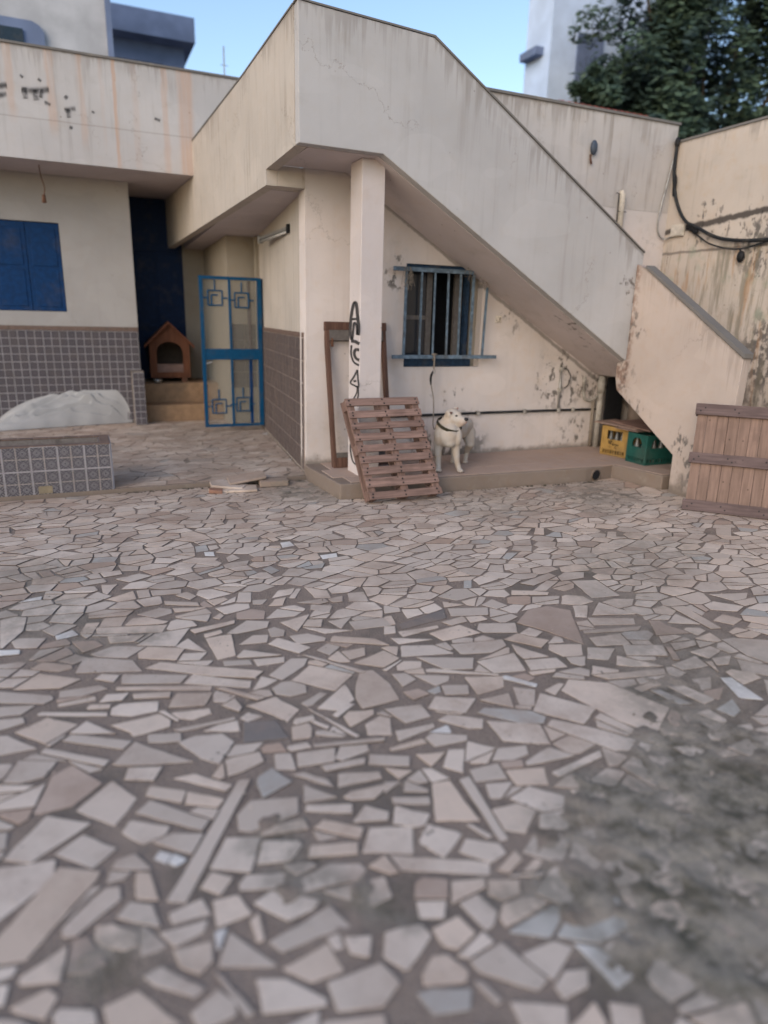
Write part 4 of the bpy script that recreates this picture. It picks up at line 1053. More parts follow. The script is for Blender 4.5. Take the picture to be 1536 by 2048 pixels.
for w, pts in [(34, [(160, 690), (260, 698), (380, 690)]), (30, [(185, 670), (185, 755)]), (34, [(265, 690), (272, 770)]), (26, [(330, 690), (305, 750)]), (34, [(-40, 660), (50, 655)]), (30, [(-40, 730), (40, 715)]), (26, [(490, 845), (585, 838)]),
               (30, [(520, 840), (524, 905)]), (24, [(505, 740), (525, 760)]), (20, [(520, 975), (545, 985)]), (18, [(1265, 930), (1315, 950)]), (18, [(335, 780), (380, 805)]), (14, [(720, 860), (740, 875)]), (16, [(160, 580), (185, 600)]), (16, [(300, 610), (325, 630)])]: MB().ribbon(pts, w * 2.1, gm2).build('graffiti', m_spray2, rp)
sh = MB().box(-1.7, -.085, 10.47, 10.50, 1.57, 2.676).build('shutter', m_blue, house)
for i in range(4):
    x0 = -1.695 + i * .403; MB().box(x0, x0 + .397, 10.440, 10.468, 1.575, 2.67).build('shutter_panel', m_blue, sh, bevel=.004)
    for z in (1.63, 2.14): MB().box(x0 + .05, x0 + .347, 10.432, 10.4395, z, z + .46).build('shutter_board', m_blue, sh, bevel=.004)
meH = tile_mesh(.2, .205, m_tileB)
dado = MB().box(-4, .795, 10.400, 10.409, .05, 1.385).build('tile_dado', m_grout, house)
tile_field(dado, meH, .2, .205, (-1.61 + .8, 10.399 - 10.5, .095), (1, 0), 12, 6)
b = MB()
for i in range(26): b.box(-1.8 + i * .1, -1.704 + i * .1, 10.386, 10.3995, 1.33, 1.383)
b.build('tile_border', m_list, dado)
stg = MB().box(.66, .815, 10.15, 10.398, .05, .80).build('stringer', m_grout, house, bevel=.004)
meS = tile_mesh(.15, .18, m_tileB); tile_field(stg, meS, .15, .18, (.662 + .8, 10.148 - 10.5, .06), (1, 0), 1, 4)
m_step = plain('step_terracotta', (.27, .17, .10), .75, dirt=.4, scale=12)
MB().box(.818, 1.949, 10.42, 10.78, 0, .29).build('step', m_step, house, bevel=.01); MB().box(.818, 1.949, 10.782, 11.6, 0, .57).build('step', m_step, house, bevel=.01)
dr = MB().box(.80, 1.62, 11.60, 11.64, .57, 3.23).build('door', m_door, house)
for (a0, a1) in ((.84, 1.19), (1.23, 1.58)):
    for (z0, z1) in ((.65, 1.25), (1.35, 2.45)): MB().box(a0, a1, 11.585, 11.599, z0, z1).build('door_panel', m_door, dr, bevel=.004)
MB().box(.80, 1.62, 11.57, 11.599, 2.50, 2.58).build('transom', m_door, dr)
# ================================================================ boundary wall, right
yw = thing('boundary_wall', 'tall stained cream boundary wall at the right behind the lower stairs', 'wall', (6.5, 4, 0))
w_ = MB().box(6.41, 6.62, -1.0, 6.72, 0, 3.575).build('wall', m_right, yw)
MB().box(6.40, 6.63, -1.0, 6.484, 3.576, 3.60).build('wall_cap', m_cap, yw)
# ================================================================ beyond the yard
m_far = plain('far_white', (.42, .42, .43), .9, scale=2, dirt=.15); m_fargrey = plain('far_grey', (.15, .19, .29), .9, scale=2, dirt=.15); m_tower = plain('far_tower_haze', (.54, .64, .80), .9, scale=1, dirt=.1)  # tower's blue puts distant haze into the wall colour
blk = thing('upper_storey', 'tall white upper storey with a framed window behind the left roof parapet', 'building', (-1.5, 14, 3.4))
MB().box(-6, .87, 13, 17, 3.0, 9.6).build('wall', m_far, blk)
wf = MB().prism([(-1.9, 12.995, 4.6), (-.04, 12.995, 4.6), (-.04, 12.995, 5.60), (-.10, 12.995, 5.69), (-.2, 12.995, 5.735), (-1.9, 12.995, 5.735)], (0, -.06, 0)).build('window', m_fargrey, blk)
MB().box(-1.8, -.33, 12.90, 12.93, 4.6, 5.60).build('pane', plain('far_glass', (.02, .035, .05), .3), wf)
MB().box(.85, .93, 12.9, 13.0, 5, 9.6).build('corner_strip', m_fargrey, blk)
gb = thing('flat_roofed_building', 'blue grey flat roofed building in the distance between house and staircase', 'building', (2.2, 21, 3))
MB().box(1.0, 3.15, 20.3, 24, 0, 8.1).build('wall', m_fargrey, gb)
rf = MB().box(.7, 3.36, 19.8, 24.3, 8.06, 8.60).build('roof', m_fargrey, gb); MB().box(1.5, 2.6, 20.24, 20.3, 7.0, 7.6).build('window', m_void, gb)
an = thing('antenna', 'thin rooftop antenna against the sky left of the staircase', 'antenna', (2.87, 14, 3.5))
MB().tube([(2.87, 14, 3.5), (2.87, 14, 6.2)], .012, 6).build('mast', m_steel, an); MB().tube([(2.80, 14, 5.9), (2.94, 14, 5.9)], .005, 5).build('rod', m_steel, an)
tw = thing('tower_block', 'tower block far behind the tree, pale blue from painted haze', 'building', (15, 20, 0))
MB().box(12.72, 18.5, 18, 19.2, 0, 24).build('wall', m_tower, tw)
for i in range(3):
    for j in range(7): MB().box(13.6 + i * 1.6, 14.5 + i * 1.6, 17.95, 18.0, 2.0 + j * 3, 3.4 + j * 3).build('window', m_fargrey, tw)
for j in range(7): MB().box(12.45, 12.719, 18.3, 19.1, 2.8 + j * 3, 3.0 + j * 3).build('balcony', m_fargrey, tw)
rd = thing('tiled_roof_house', 'small house with a red tiled roof just showing above the back wall', 'house', (9.9, 12.6, 0))
MB().box(8.9, 11, 12.3, 14, 0, 5.55).build('wall', m_far, rd)
m_red = plain('red_tile', (.28, .07, .05), .8)
for i in range(14): MB().prism([(8.8 + i * .16, 12.0, 5.60), (8.88 + i * .16, 12.0, 5.66), (8.955 + i * .16, 12.0, 5.60)], (0, 1.2, .28)).build('roof_tile', m_red, rd)
MB().prism([(8.75, 12.02, 5.54), (11.05, 12.02, 5.54), (11.05, 12.02, 5.6), (8.75, 12.02, 5.6)], (0, 1.2, .27)).build('roof', m_red, rd)
# tree
nl = NT('leaves', .6, 0, .3); r = nl.island()
cl = nl.mix(r, (.036, .064, .044), (.09, .13, .075)); cl = nl.mix(nl.step(nl.noise(nl.pos(), .8, 3), .45, .65), cl, (.03, .05, .045)); nl.out(cl); m_leaf = nl.m
m_bark = plain('bark', (.10, .075, .055), .95, scale=8)
tr = thing('tree', 'large dark leafy tree rising behind the boundary wall at the top right', 'tree', (16.0, 15.6, 0))
b = MB(); b.tube([(16, 15.6, 0), (15.9, 15.5, 2.5), (16.1, 15.6, 5.2)], [.34, .27, .22], 10)
cent = [(16.0, 15.6, 8.2, 2.3), (13.6, 15.2, 7.4, 1.5), (14.4, 15.2, 8.7, 1.5), (18.0, 15.5, 8.4, 2.2), (15.2, 15.3, 9.9, 1.3), (17.2, 15.6, 10.2, 1.8), (16.2, 15.2, 6.2, 1.5), (13.9, 15.1, 6.2, 1.1), (18.6, 15.4, 6.4, 1.6), (19.6, 15.4, 9.6, 1.7), (12.6, 15.1, 6.9, .7), (13.3, 15.2, 9.7, .7), (11.9, 15.1, 7.0, .4), (20.2, 15.2, 7.4, 1.6)]
for c in cent:
    q = Vector(c[:3]); s0 = Vector((16.1, 15.6, 5.0)); m1 = (s0 + q) / 2 + Vector((rs.uniform(-.3, .3), 0, -.2)); b.tube([s0, m1, q], [.13, .07, .02], 6)
b.build('trunk', m_bark, tr, smooth=True)
b = MB(); rt = random.Random(3)
for (cx, cy, cz, R) in cent:
    subs = [(cx + rt.gauss(0, .48) * R, cy + rt.gauss(0, .35) * R, cz + rt.gauss(0, .42) * R, rt.uniform(.25, .5) * min(R, 1.5)) for _ in range(int(9 + R * 9))]
    for (sx, sy, sz, sr) in subs:
        for _ in range(int(80 + 170 * sr)):
            d = Vector((rt.gauss(0, 1), rt.gauss(0, 1), rt.gauss(0, 1))).normalized() * sr * rt.uniform(.3, 1) ** .5
            p = Vector((sx, sy, sz)) + d; a = Vector((rt.gauss(0, 1), rt.gauss(0, 1), rt.gauss(0, .6))).normalized(); u = a.orthogonal().normalized(); s_ = rt.uniform(.06, .115)
            b.add([p - a * s_ * 1.4, p + u * s_ * .6, p + a * s_ * 1.4, p - u * s_ * .6], [(0, 1, 2, 3)])
b.build('crown', m_leaf, tr)
# ================================================================ services on the walls
cb = thing('wall_conduit', 'dark electrical conduit running along the room wall above the platform', 'conduit', (4.4, 6.48, .6))
b = MB(); b.tube([(2.6, 6.478, .606), (3.27, 6.478, .607), (4.2, 6.48, .611), (5.08, 6.478, .608), (5.69, 6.48, .604)], .014, 8); b.build('tube', m_cable, cb, smooth=True)
MB().tube([(5.09, 6.478, .62), (5.085, 6.478, 1.07)], .013, 8).build('riser', m_steel, cb, smooth=True)
for x, z in ((5.09, .610), (4.62, .610), (5.3, .610), (4.0, .610), (5.086, .84), (5.086, 1.08)):
    MB().box(x - .02, x + .02, 6.455, 6.499, z - .022, z + .022).build('clamp', m_pvc, cb, bevel=.004)
MB().tube([(5.086, 6.47, 1.085), (5.16, 6.46, 1.08), (5.22, 6.465, 1.0), (5.20, 6.47, .9), (5.15, 6.475, .86)], .006, 6).build('loose_wire', m_cable, cb, smooth=True)
dp = thing('drain_stack', 'old grey waste pipe with trap at the far end of the platform', 'pipe', (5.64, 6.42, .155))
MB().tube([(5.66, 6.43, .155), (5.655, 6.43, 1.0)], .036, 14).build('stack', m_pvc, dp, smooth=True)
MB().tube([(5.66, 6.43, .80), (5.655, 6.43, .95)], .045, 14).build('socket', m_pvc, dp, smooth=True)
MB().tube([(5.60, 6.46, .155), (5.585, 6.46, .72)], .02, 10).build('branch', m_rope, dp, smooth=True)
MB().tube([(5.42, 6.46, .99), (5.425, 6.46, .80), (5.45, 6.46, .735), (5.52, 6.46, .71), (5.6, 6.45, .74), (5.64, 6.44, .78)], .017, 8).build('trap', m_pvc, dp, smooth=True)
gp = thing('concrete_post', 'round grey concrete post in the dark under the stairs behind the crates', 'post', (6.03, 6.2, .155))
MB().cyl((6.03, 6.2, .15), .10, .865, 20).build('shaft', m_conc, gp, smooth=True)
o = MB().box(5.72, 5.98, 6.40, 6.415, .16, .99).build('shade_panel', m_void, origin=(5.85, 6.41, .155)); tag(o, 'dark sheet added for the shaded opening behind the waste pipe under the stairs', 'panel')  # added sheet; its dark colour paints the shade of an opening
cbl = thing('wall_cables', 'thick black cable looping along the top of the right boundary wall', 'cable', (6.38, 5.8, 2.6))
def smoothpts(P, k=6):
    q = []
    for i in range(len(P) - 1):
        p0, p1, p2, p3 = [Vector(P[j]) for j in (max(i - 1, 0), i, i + 1, min(i + 2, len(P) - 1))]
        for j in range(k): t = j / k; q.append(.5 * ((2 * p1) + (p2 - p0) * t + (2 * p0 - 5 * p1 + 4 * p2 - p3) * t * t + (3 * p1 - p0 - 3 * p2 + p3) * t ** 3))
    q.append(Vector(P[-1])); return q
MB().tube(smoothpts([(6.37, 6.45, 3.56), (6.37, 6.44, 3.25), (6.37, 6.36, 2.97), (6.36, 6.19, 2.74), (6.36, 6.0, 2.643), (6.36, 5.643, 2.495), (6.36, 5.123, 2.441), (6.37, 4.6, 2.5), (6.37, 3.9, 2.7)]), .018, 8).build('cable', m_cable, cbl, smooth=True)
MB().tube(smoothpts([(6.38, 6.12, 2.64), (6.37, 5.95, 2.54), (6.36, 5.76, 2.444), (6.36, 5.43, 2.375), (6.37, 5.12, 2.42), (6.37, 4.6, 2.52)]), .009, 7).build('thin_cable', m_cable, cbl, smooth=True)
MB().tube(smoothpts([(6.36, 6.47, 3.4), (6.31, 6.475, 3.1), (6.27, 6.475, 2.9), (6.255, 6.475, 2.72), (6.29, 6.47, 2.6), (6.37, 6.45, 2.56), (6.39, 6.3, 2.6)]), .009, 7).build('thin_cable', m_steel, cbl, smooth=True)
MB().ball((6.37, 6.45, 3.57), (.03, .03, .06), 10).build('cable_joint', m_black, cbl, smooth=True); MB().ball((6.37, 6.41, 3.12), (.022, .022, .12), 10).build('cable_joint', m_black, cbl, smooth=True)
MB().ball((6.37, 5.38, 2.30), (.03, .045, .06), 10).tube([(6.37, 5.40, 2.375), (6.37, 5.385, 2.33)], .01, 6).build('cable_clip', m_black, cbl, smooth=True)
for i in range(3): MB().ball((6.37, 6.12 - i * .05, 2.66 - i * .03), (.02, .05, .03), 8).build('cable_joint', m_black, cbl, smooth=True)
jb = thing('junction_box', 'cream junction box beside the cables on the boundary wall', 'junction box', (6.39, 6.29, 2.63))
MB().box(6.375, 6.409, 6.20, 6.39, 2.575, 2.705).build('box', plain('box_cream', (.5, .45, .38), .5), jb, bevel=.008); MB().box(6.369, 6.3745, 6.21, 6.38, 2.585, 2.695).build('lid', plain('lid_cream', (.53, .48, .41), .5), jb, bevel=.002)
bl = thing('wall_lamp', 'small dark bulkhead lamp on the streaked back wall above the stairs', 'lamp', (5.23, 6.49, 3.38))
MB().ball((5.235, 6.475, 3.40), (.042, .03, .075), 12).build('body', plain('lamp_grey', (.06, .075, .10), .5), bl, smooth=True)
MB().tube([(5.21, 6.49, 3.33), (5.20, 6.47, 3.28), (5.225, 6.48, 3.24)], .012, 6).build('bracket', m_rust, bl)
vp = thing('vent_pipe', 'short cream pipe with a black wire on the back wall above the stair parapet', 'pipe', (5.67, 6.47, 2.8))
MB().tube([(5.69, 6.465, 2.45), (5.685, 6.465, 2.97), (5.67, 6.47, 3.02)], [.033, .034, .02], 12).build('pipe', plain('pipe_cream', (.50, .44, .36), .6), vp, smooth=True)
MB().tube([(5.61, 6.48, 2.99), (5.63, 6.46, 2.985), (5.635, 6.455, 2.6), (5.63, 6.46, 2.45)], .006, 6).tube([(5.635, 6.452, 2.80), (5.74, 6.44, 2.80)], .004, 5).build('wire', m_cable, vp)
lf = thing('light_fitting', 'unlit fluorescent tube fitting high on the tiled side wall', 'light fitting', (2.12, 7.9, 2.46))
MB().box(2.085, 2.12, 7.30, 8.55, 2.45, 2.48).build('housing', m_steel, lf, bevel=.003); MB().tube([(2.10, 7.34, 2.432), (2.10, 8.52, 2.432)], .013, 10).build('tube', plain('tube_glass', (.45, .43, .40), .3), lf, smooth=True)
MB().box(2.08, 2.135, 7.27, 7.33, 2.415, 2.50).build('lamp_holder', m_black, lf, bevel=.003); MB().box(2.08, 2.135, 8.52, 8.57, 2.415, 2.50).build('lamp_holder', m_steel, lf, bevel=.003)
MB().box(2.12, 2.2, 7.6, 7.63, 2.455, 2.475).box(2.12, 2.3, 8.3, 8.33, 2.455, 2.475).build('bracket', m_steel, lf)
hw = thing('hanging_wire', 'loose flex with a bare lamp holder hanging from the eave of the house', 'wire', (-.2, 9.8, 3.24))
MB().tube(smoothpts([(-.23, 9.8, 3.244), (-.22, 9.8, 3.12), (-.195, 9.8, 3.0), (-.21, 9.8, 2.9)]), .006, 6).build('flex', m_rust, hw); MB().tube([(-.21, 9.8, 2.92), (-.212, 9.8, 2.83)], [.018, .026], 8).build('lamp_holder', m_rust, hw)

# ================================================================ gate
gt = thing('metal_gate', 'open blue metal gate leaf with square scrollwork and glass on the terrace', 'gate', (1.97, 9.7, .05))
def rod(name, a, b_, w=.03, m=m_gate, par=gt):
    a = Vector(a); c = Vector(b_); d = (c - a).normalized(); s = Vector((0, 1, 0)); t = d.cross(s).normalized(); s = s * w / 2; t = t * w / 2
    return MB().prism([a - s - t, a + s - t, a + s + t, a - s + t], c - a).build(name, m, par, bevel=.002)
gy = 9.72
rod('stile', (1.575, gy, .06), (1.575, gy, 2.045), .045); rod('stile', (2.362, gy, .06), (2.362, gy, 2.045), .055)
rod('top_rail', (1.55, gy, 2.06), (2.39, gy, 2.06), .04); rod('bottom_rail', (1.55, gy, .07), (2.39, gy, .07), .035)
MB().box(1.60, 2.335, gy - .015, gy + .015, .985, 1.13).build('lock_rail', m_gate, gt, bevel=.003)
rod('mullion', (1.955, gy, 1.13), (1.955, gy, 2.04)); rod('mullion', (1.955, gy, .09), (1.955, gy, .985)); rod('mullion', (2.225, gy + .03, .09), (2.225, gy + .03, .98), .04, m_blue); rod('mullion', (2.225, gy + .03, 1.13), (2.225, gy + .03, 2.03), .04, m_wf)
def square(cx, cz, w):
    b = MB(); h = w / 2
    for (a, c) in (((-h, -h), (h, -h)), ((h, -h), (h, h)), ((h, h), (-h, h)), ((-h, h), (-h, -h)), ((-h, 0), (-h - .09, 0)), ((h, 0), (h + .07, 0)), ((0, h), (0, h + .14)), ((-h * .5, -h), (-h * .5, h * .4)), ((-h * .5, h * .4), (h * .4, h * .4))):
        b.tube([(cx + a[0], gy, cz + a[1]), (cx + c[0], gy, cz + c[1])], .010, 6)
    b.build('scroll', m_gate, gt)
for cx, cz in ((1.76, 1.80), (2.12, 1.78), (1.76, .34), (2.10, .36)): square(cx, cz, .19)
npn = NT('dirty_glass', .35, 0, .4); npn.b.inputs['Base Color'].default_value = (.25, .25, .22, 1); npn.b.inputs['Alpha'].default_value = .22; m_pane = npn.m
for (a, c) in ((1.60, 1.94), (1.97, 2.32)):
    for (z0, z1) in ((.09, .985), (1.13, 2.04)): MB().box(a, c, gy + .016, gy + .020, z0, z1).build('pane', m_pane, gt)
MB().tube([(1.60, gy - .03, .93), (1.68, gy - .04, .955)], .01, 6).build('handle', m_steel, gt)
MB().box(2.392, 2.42, gy - .01, gy + .05, 1.35, 2.07).build('hinge_plate', m_frame, gt)
gt.location = (1.885, 9.283, .117); gt.scale = (.957, .957, .957)

# ================================================================ kennel on the porch
kn = thing('kennel', 'wooden dog kennel with pitched roof and arched opening on the porch by the blue door', 'kennel', (1.27, 10.95, .60), rotz=radians(-4))
arch = [(-.19 + 0, .12)] + [(-.19, .42)] + [(.19 * cos(a), .42 + .15 * sin(a)) for a in [pi - pi * i / 10 for i in range(1, 10)]] + [(.19, .42), (.19, .12)]
fr = [(-.29, .04), (.29, .04), (.29, .56), (0, .84), (-.29, .56)]
# front with arched hole: left cheek, right cheek, sill and gable pieces
b = MB(); y0, dd = 0, (0, .03, 0)
b.prism([(-.29, 0, .04), (-.19, 0, .12), (-.19, 0, .42), (-.29, 0, .56)], dd); b.prism([(.29, 0, .56), (.19, 0, .42), (.19, 0, .12), (.29, 0, .04)], dd)
b.prism([(-.29, 0, .04), (.29, 0, .04), (.19, 0, .12), (-.19, 0, .12)], dd)
top = [(.29, .56), (0, .84), (-.29, .56)]; ap = arch[1:-1]; n_ = len(ap)
for i in range(n_ - 1):
    t0, t1 = i / (n_ - 1), (i + 1) / (n_ - 1)
    e = lambda t: (-.29 + .58 * t, .56 + .28 * (1 - abs(2 * t - 1)))
    p, q = e(t0), e(t1); b.prism([(ap[i][0], 0, ap[i][1]), (ap[i + 1][0], 0, ap[i + 1][1]), (q[0], 0, q[1]), (p[0], 0, p[1])], dd)
b.build('front', m_kennel, kn); MB().box(-.19, .19, .031, .05, .05, .24).build('threshold', m_palX, kn)
for s_ in (-1, 1):
    MB().box(min(s_ * .29, s_ * .27), max(s_ * .29, s_ * .27), .031, .60, .04, .56).build('side', m_kennel, kn)
    MB().prism([(0, -.06, .86), (s_ * .35, -.06, .52), (s_ * .35, -.06, .495), (0, -.06, .835)], (0, .69, 0)).build('roof', m_kroof, kn)
    MB().prism([(0, -.075, .872), (s_ * .36, -.075, .522), (s_ * .36, -.075, .475), (0, -.075, .825)], (0, .014, 0)).build('bargeboard', wood('bargeboard', (.12, .045, .025), 'X'), kn)
    MB().box(s_ * .2 - .04, s_ * .2 + .04, .02, .58, -.03, .038).build('runner', m_rust, kn)
MB().prism([(-.269, .58, .56), (.269, .58, .56), (0, .58, .82)], (0, .02, 0)).box(-.269, .269, .58, .60, .04, .56).box(-.269, .269, .04, .58, .04, .05).build('back', m_kroof, kn)
bw = thing('metal_bowl', 'small shiny bowl on the porch in front of the kennel', 'bowl', (1.06, 10.82, .57))
MB().tube([(1.06, 10.82, .571), (1.06, 10.82, .60), (1.06, 10.82, .625)], [.045, .055, .07], 14).build('bowl', m_steel, bw, smooth=True)

# ================================================================ planter
pt = thing('tiled_planter', 'long low planter faced with blue and white patterned tiles at the terrace edge', 'planter', (-.6, 6.65, 0))
b = MB(); b.box(-1.6, .185, 6.452, 6.50, -.02, .455).box(-1.6, .185, 6.85, 6.90, .04, .455).box(.09, .185, 6.5001, 6.8499, .04, .454).build('body', m_grout, pt)
MB().box(-1.6, .09, 6.5002, 6.8498, .04, .33).build('soil', plain('soil', (.07, .038, .024), .95, var=.5), pt)
meP = tile_mesh(.2145, .2145, m_tileA); bod = [c for c in pt.children if c.name.startswith('body')][0]
tile_field(bod, meP, .2145, .2145, (.186 - 7 * .2145 + .6, 6.450 - 6.65, .035), (1, 0), 7, 2)
meQ = tile_mesh(.2145, .2145, m_tileA); tile_field(bod, meQ, .2145, .2145, (.187 + .6, 6.452 - 6.65, .035), (0, 1), 2, 2)
b = MB()
for i in range(14): b.box(.19 - (i + 1) * .127, .187 - i * .127, 6.440, 6.505, .456, .468 + rs.uniform(0, .003)); 
for i in range(14): b.box(.19 - (i + 1) * .127, .187 - i * .127, 6.845, 6.905, .456, .468 + rs.uniform(0, .003))
b.box(.105, .19, 6.506, 6.844, .456, .470); b.build('rim', m_list, pt, bevel=.003)
MB().box(-.42, -.31, 6.4375, 6.4395, .05, .115).build('worn_patch', m_worn, pt)

# ================================================================ tarpaulin
nt_ = NT('tarpaulin', .55, 0, .4); m_tarp = nt_.out(nt_.mix(nt_.noise(nt_.pos(), 4, 4), (.31, .30, .29), (.40, .385, .375)), bump=nt_.noise(nt_.pos(), 14, 4), bs=.25, bd=.01)
nx_t, ny_t = 170, 80; tv = []
def seg(px, py, a, b_):
    dx, dy = b_[0] - a[0], b_[1] - a[1]; t = max(0, min(1, ((px - a[0]) * dx + (py - a[1]) * dy) / (dx * dx + dy * dy))); return sqrt((px - a[0] - t * dx) ** 2 + (py - a[1] - t * dy) ** 2), t
FOLDS = [((-.30, 1.0), (.10, .60), .05, .10), ((.10, .60), (.58, .05), .035, .11), ((-.75, .35), (-.30, .85), .05, .07), ((-.55, .25), (.05, .45), .04, .055), ((-.1, .3), (.3, .15), .04, .04), ((-1.3, .2), (-.7, .5), .05, .05), ((-.2, .75), (-.05, 1.0), .04, .05)]
for j in range(ny_t):
    for i in range(nx_t):
        u, v = i / (nx_t - 1), j / (ny_t - 1); x = -1.9 + u * 2.53; yf = 9.86 + (x + 1.9) * .215 + .02 * noise.noise((x * 4, 0, 1)); y = yf + (10.385 - yf) * v
        ridge = .50 * (1 - math.exp(-max(0, x + 1.15) / .42)) * (1 if x < .45 else max(.0, 1 - (x - .45) / .17) ** .35) - .06 * (x - .1) * (x > .1)
        h = max(0, ridge) * (v ** .62)
        f = 0
        for (a, b_, w, k) in FOLDS:
            d, t = seg(x, v, a, b_); f -= k * math.exp(-(d / w) ** 2) * (.6 + .4 * t); f += k * .55 * math.exp(-((d - w * 1.9) / w) ** 2)
        f += noise.fractal((x * 1.9 + v * 1.3, v * 1.5, 2.2), 1, 2, 3) * .05
        env = min(1, v / .12) * (1 if h > .06 else h / .06)
        tv.append((x, y + .0 * f, max(.056, .058 + h + f * env * (1 - .75 * max(0, v - .55) / .45))))
tf = [(j * nx_t + i, j * nx_t + i + 1, (j + 1) * nx_t + i + 1, (j + 1) * nx_t + i) for j in range(ny_t - 1) for i in range(nx_t - 1)]
o = MB().add(tv, tf).build('tarpaulin', m_tarp, smooth=True, origin=(-.6, 10.1, .05)); tag(o, 'crumpled white tarpaulin heaped against the tiled house wall', 'tarpaulin')

# ================================================================ broken slabs by the terrace edge
def slabthing(P, z, t, tilt, lab, mat=m_pit, rx=0):
    cx = sum(p[0] for p in P) / len(P); cy = sum(p[1] for p in P) / len(P); b = MB(); b.prism([(p[0] - cx, p[1] - cy, 0) for p in P], (0, 0, t))
    o = b.build('broken_slab', mat, bevel=.003, loc=(cx, cy, z), rot=(rx, tilt, 0)); tag(o, lab, 'broken slab', 'broken stone slabs heaped at the terrace edge'); return o
slabthing([(1.02, 6.16), (1.42, 6.10), (1.46, 6.30), (1.20, 6.36), (1.00, 6.28)], .006, .02, 0, 'lowest pale broken slab lying flat under the heap at the terrace edge')
slabthing([(1.02, 6.24), (1.30, 6.18), (1.38, 6.32), (1.16, 6.46), (1.03, 6.38)], .032, .022, .10, 'pale broken slab with a pointed end, left one of the heap at the terrace edge', rx=.06)
slabthing([(1.20, 6.26), (1.56, 6.30), (1.58, 6.52), (1.22, 6.52)], .066, .022, -.09, 'largest broken slab, topmost on the heap and bridging to the terrace', rx=.03, mat=m_brown)
slabthing([(1.48, 6.22), (1.76, 6.24), (1.78, 6.38), (1.50, 6.40)], .010, .05, .03, 'thick brownish broken slab at the right end of the heap by the terrace', mat=m_brown)
slabthing([(.98, 6.14), (1.10, 6.12), (1.12, 6.22), (1.00, 6.24)], .008, .03, .12, 'smallest brick coloured chip at the left foot of the slab heap', mat=plain('brick_chip', (.30, .16, .11), .9))

# ================================================================ leaning slatted pallet
U = Vector((.717, .014, 0)).normalized(); V = Vector((-.105, .40, .862)).normalized(); SHK = V.dot(U); V = (V - U * SHK).normalized(); N_ = U.cross(V).normalized()   # the slats sit askew: SHK is the racking
P0 = Vector((2.236, 5.315, .055)); pal = thing('pallet', 'reddish wooden slatted pallet leaning against the white column like a ramp', 'pallet', (0, 0, 0)); pal['_o'] = (0, 0, 0)
pal.matrix_world = Matrix(((U.x, V.x, N_.x, P0.x), (U.y, V.y, N_.y, P0.y), (U.z, V.z, N_.z, P0.z), (0, 0, 0, 1)))
PW, PLN = .72, .925
class PB(MB):
    def build(s, *a, **k): s.v = [(x + SHK * y, y, z) for x, y, z in s.v]; return MB.build(s, *a, **k)
nail = PB()
for i in range(9):
    v0 = [.0, .108, .222, .328, .430, .535, .640, .745, .855][i]; w = [.066, .084, .068, .066, .066, .066, .062, .066, .070][i]; sk = rs.uniform(-.004, .004)
    x0 = rs.uniform(-.006, .004); PB().prism([(x0, v0, 0), (PW + rs.uniform(-.004, .006), v0 + sk, 0), (PW + .001, v0 + w + sk, 0), (x0, v0 + w, 0)], (0, 0, .020)).build('slat', m_palX, pal, bevel=.002)
    for u in (.035, .36, .685):
        for k in (.25, .75): nail.cyl((u + rs.uniform(-.012, .012), v0 + w * k + rs.uniform(-.006, .006), .0185), .0085, .003, 8)
for u in (0, .325, .645): PB().box(u + .002, u + .075, .002, PLN - .002, -.022, -.001).build('stringer_board', m_palY, pal, bevel=.002)
for u in (.004, .325, .64):
    for v0 in (.0, .42, .83): PB().box(u, u + .07, v0, v0 + .09, -.098, -.0225).build('block', m_palY, pal, bevel=.003)
for u in (0, .32, .64): PB().box(u, u + .08, 0, PLN, -.120, -.0985).build('bottom_board', m_palY, pal, bevel=.002)
nail.build('nail_heads', m_black, pal, kind='stuff')

# ================================================================ boarded pallet against the lower stairs
U = Vector((.68, -.735, .0)).normalized(); V = Vector((.17, .135, .888)).normalized(); N_ = U.cross(V).normalized(); V = N_.cross(U).normalized()
P0 = Vector((4.862, 4.293, .02)); bp = thing('boarded_pallet', 'weathered close boarded pallet with three battens leaning on the foot of the stairs', 'pallet', (0, 0, 0)); bp['_o'] = (0, 0, 0)
bp.matrix_world = Matrix(((U.x, V.x, N_.x, P0.x), (U.y, V.y, N_.y, P0.y), (U.z, V.z, N_.z, P0.z), (0, 0, 0, 1)))
W2 = .70; x = .012
for i in range(8):
    w = [.078, .083, .082, .084, .086, .084, .086, .085][i]
    MB().box(x, x + w, .03, .93 + rs.uniform(-.004, .006), -.045, -.026 + rs.uniform(-.001, .0015)).build('board', m_board, bp, bevel=.0015); x += w + rs.choice((.0025, .003, .004, .0055))
nail = MB()
for v0, h in ((-.01, .095), (.415, .092), (.845, .098)):
    MB().box(-.012, W2 + .01, v0, v0 + h, -.0245, .012).build('batten', m_batten, bp, bevel=.003); MB().box(0, W2, v0, v0 + h, -.14, -.0455).build('rear_batten', m_batten, bp)
    for u in (.03, .065, .30, .335, .60, .64): nail.cyl((u, v0 + (.62 if u in (.065, .30, .60) else .33) * h, .0105), .007, .003, 8)
nail.build('nail_heads', m_black, bp, kind='stuff')

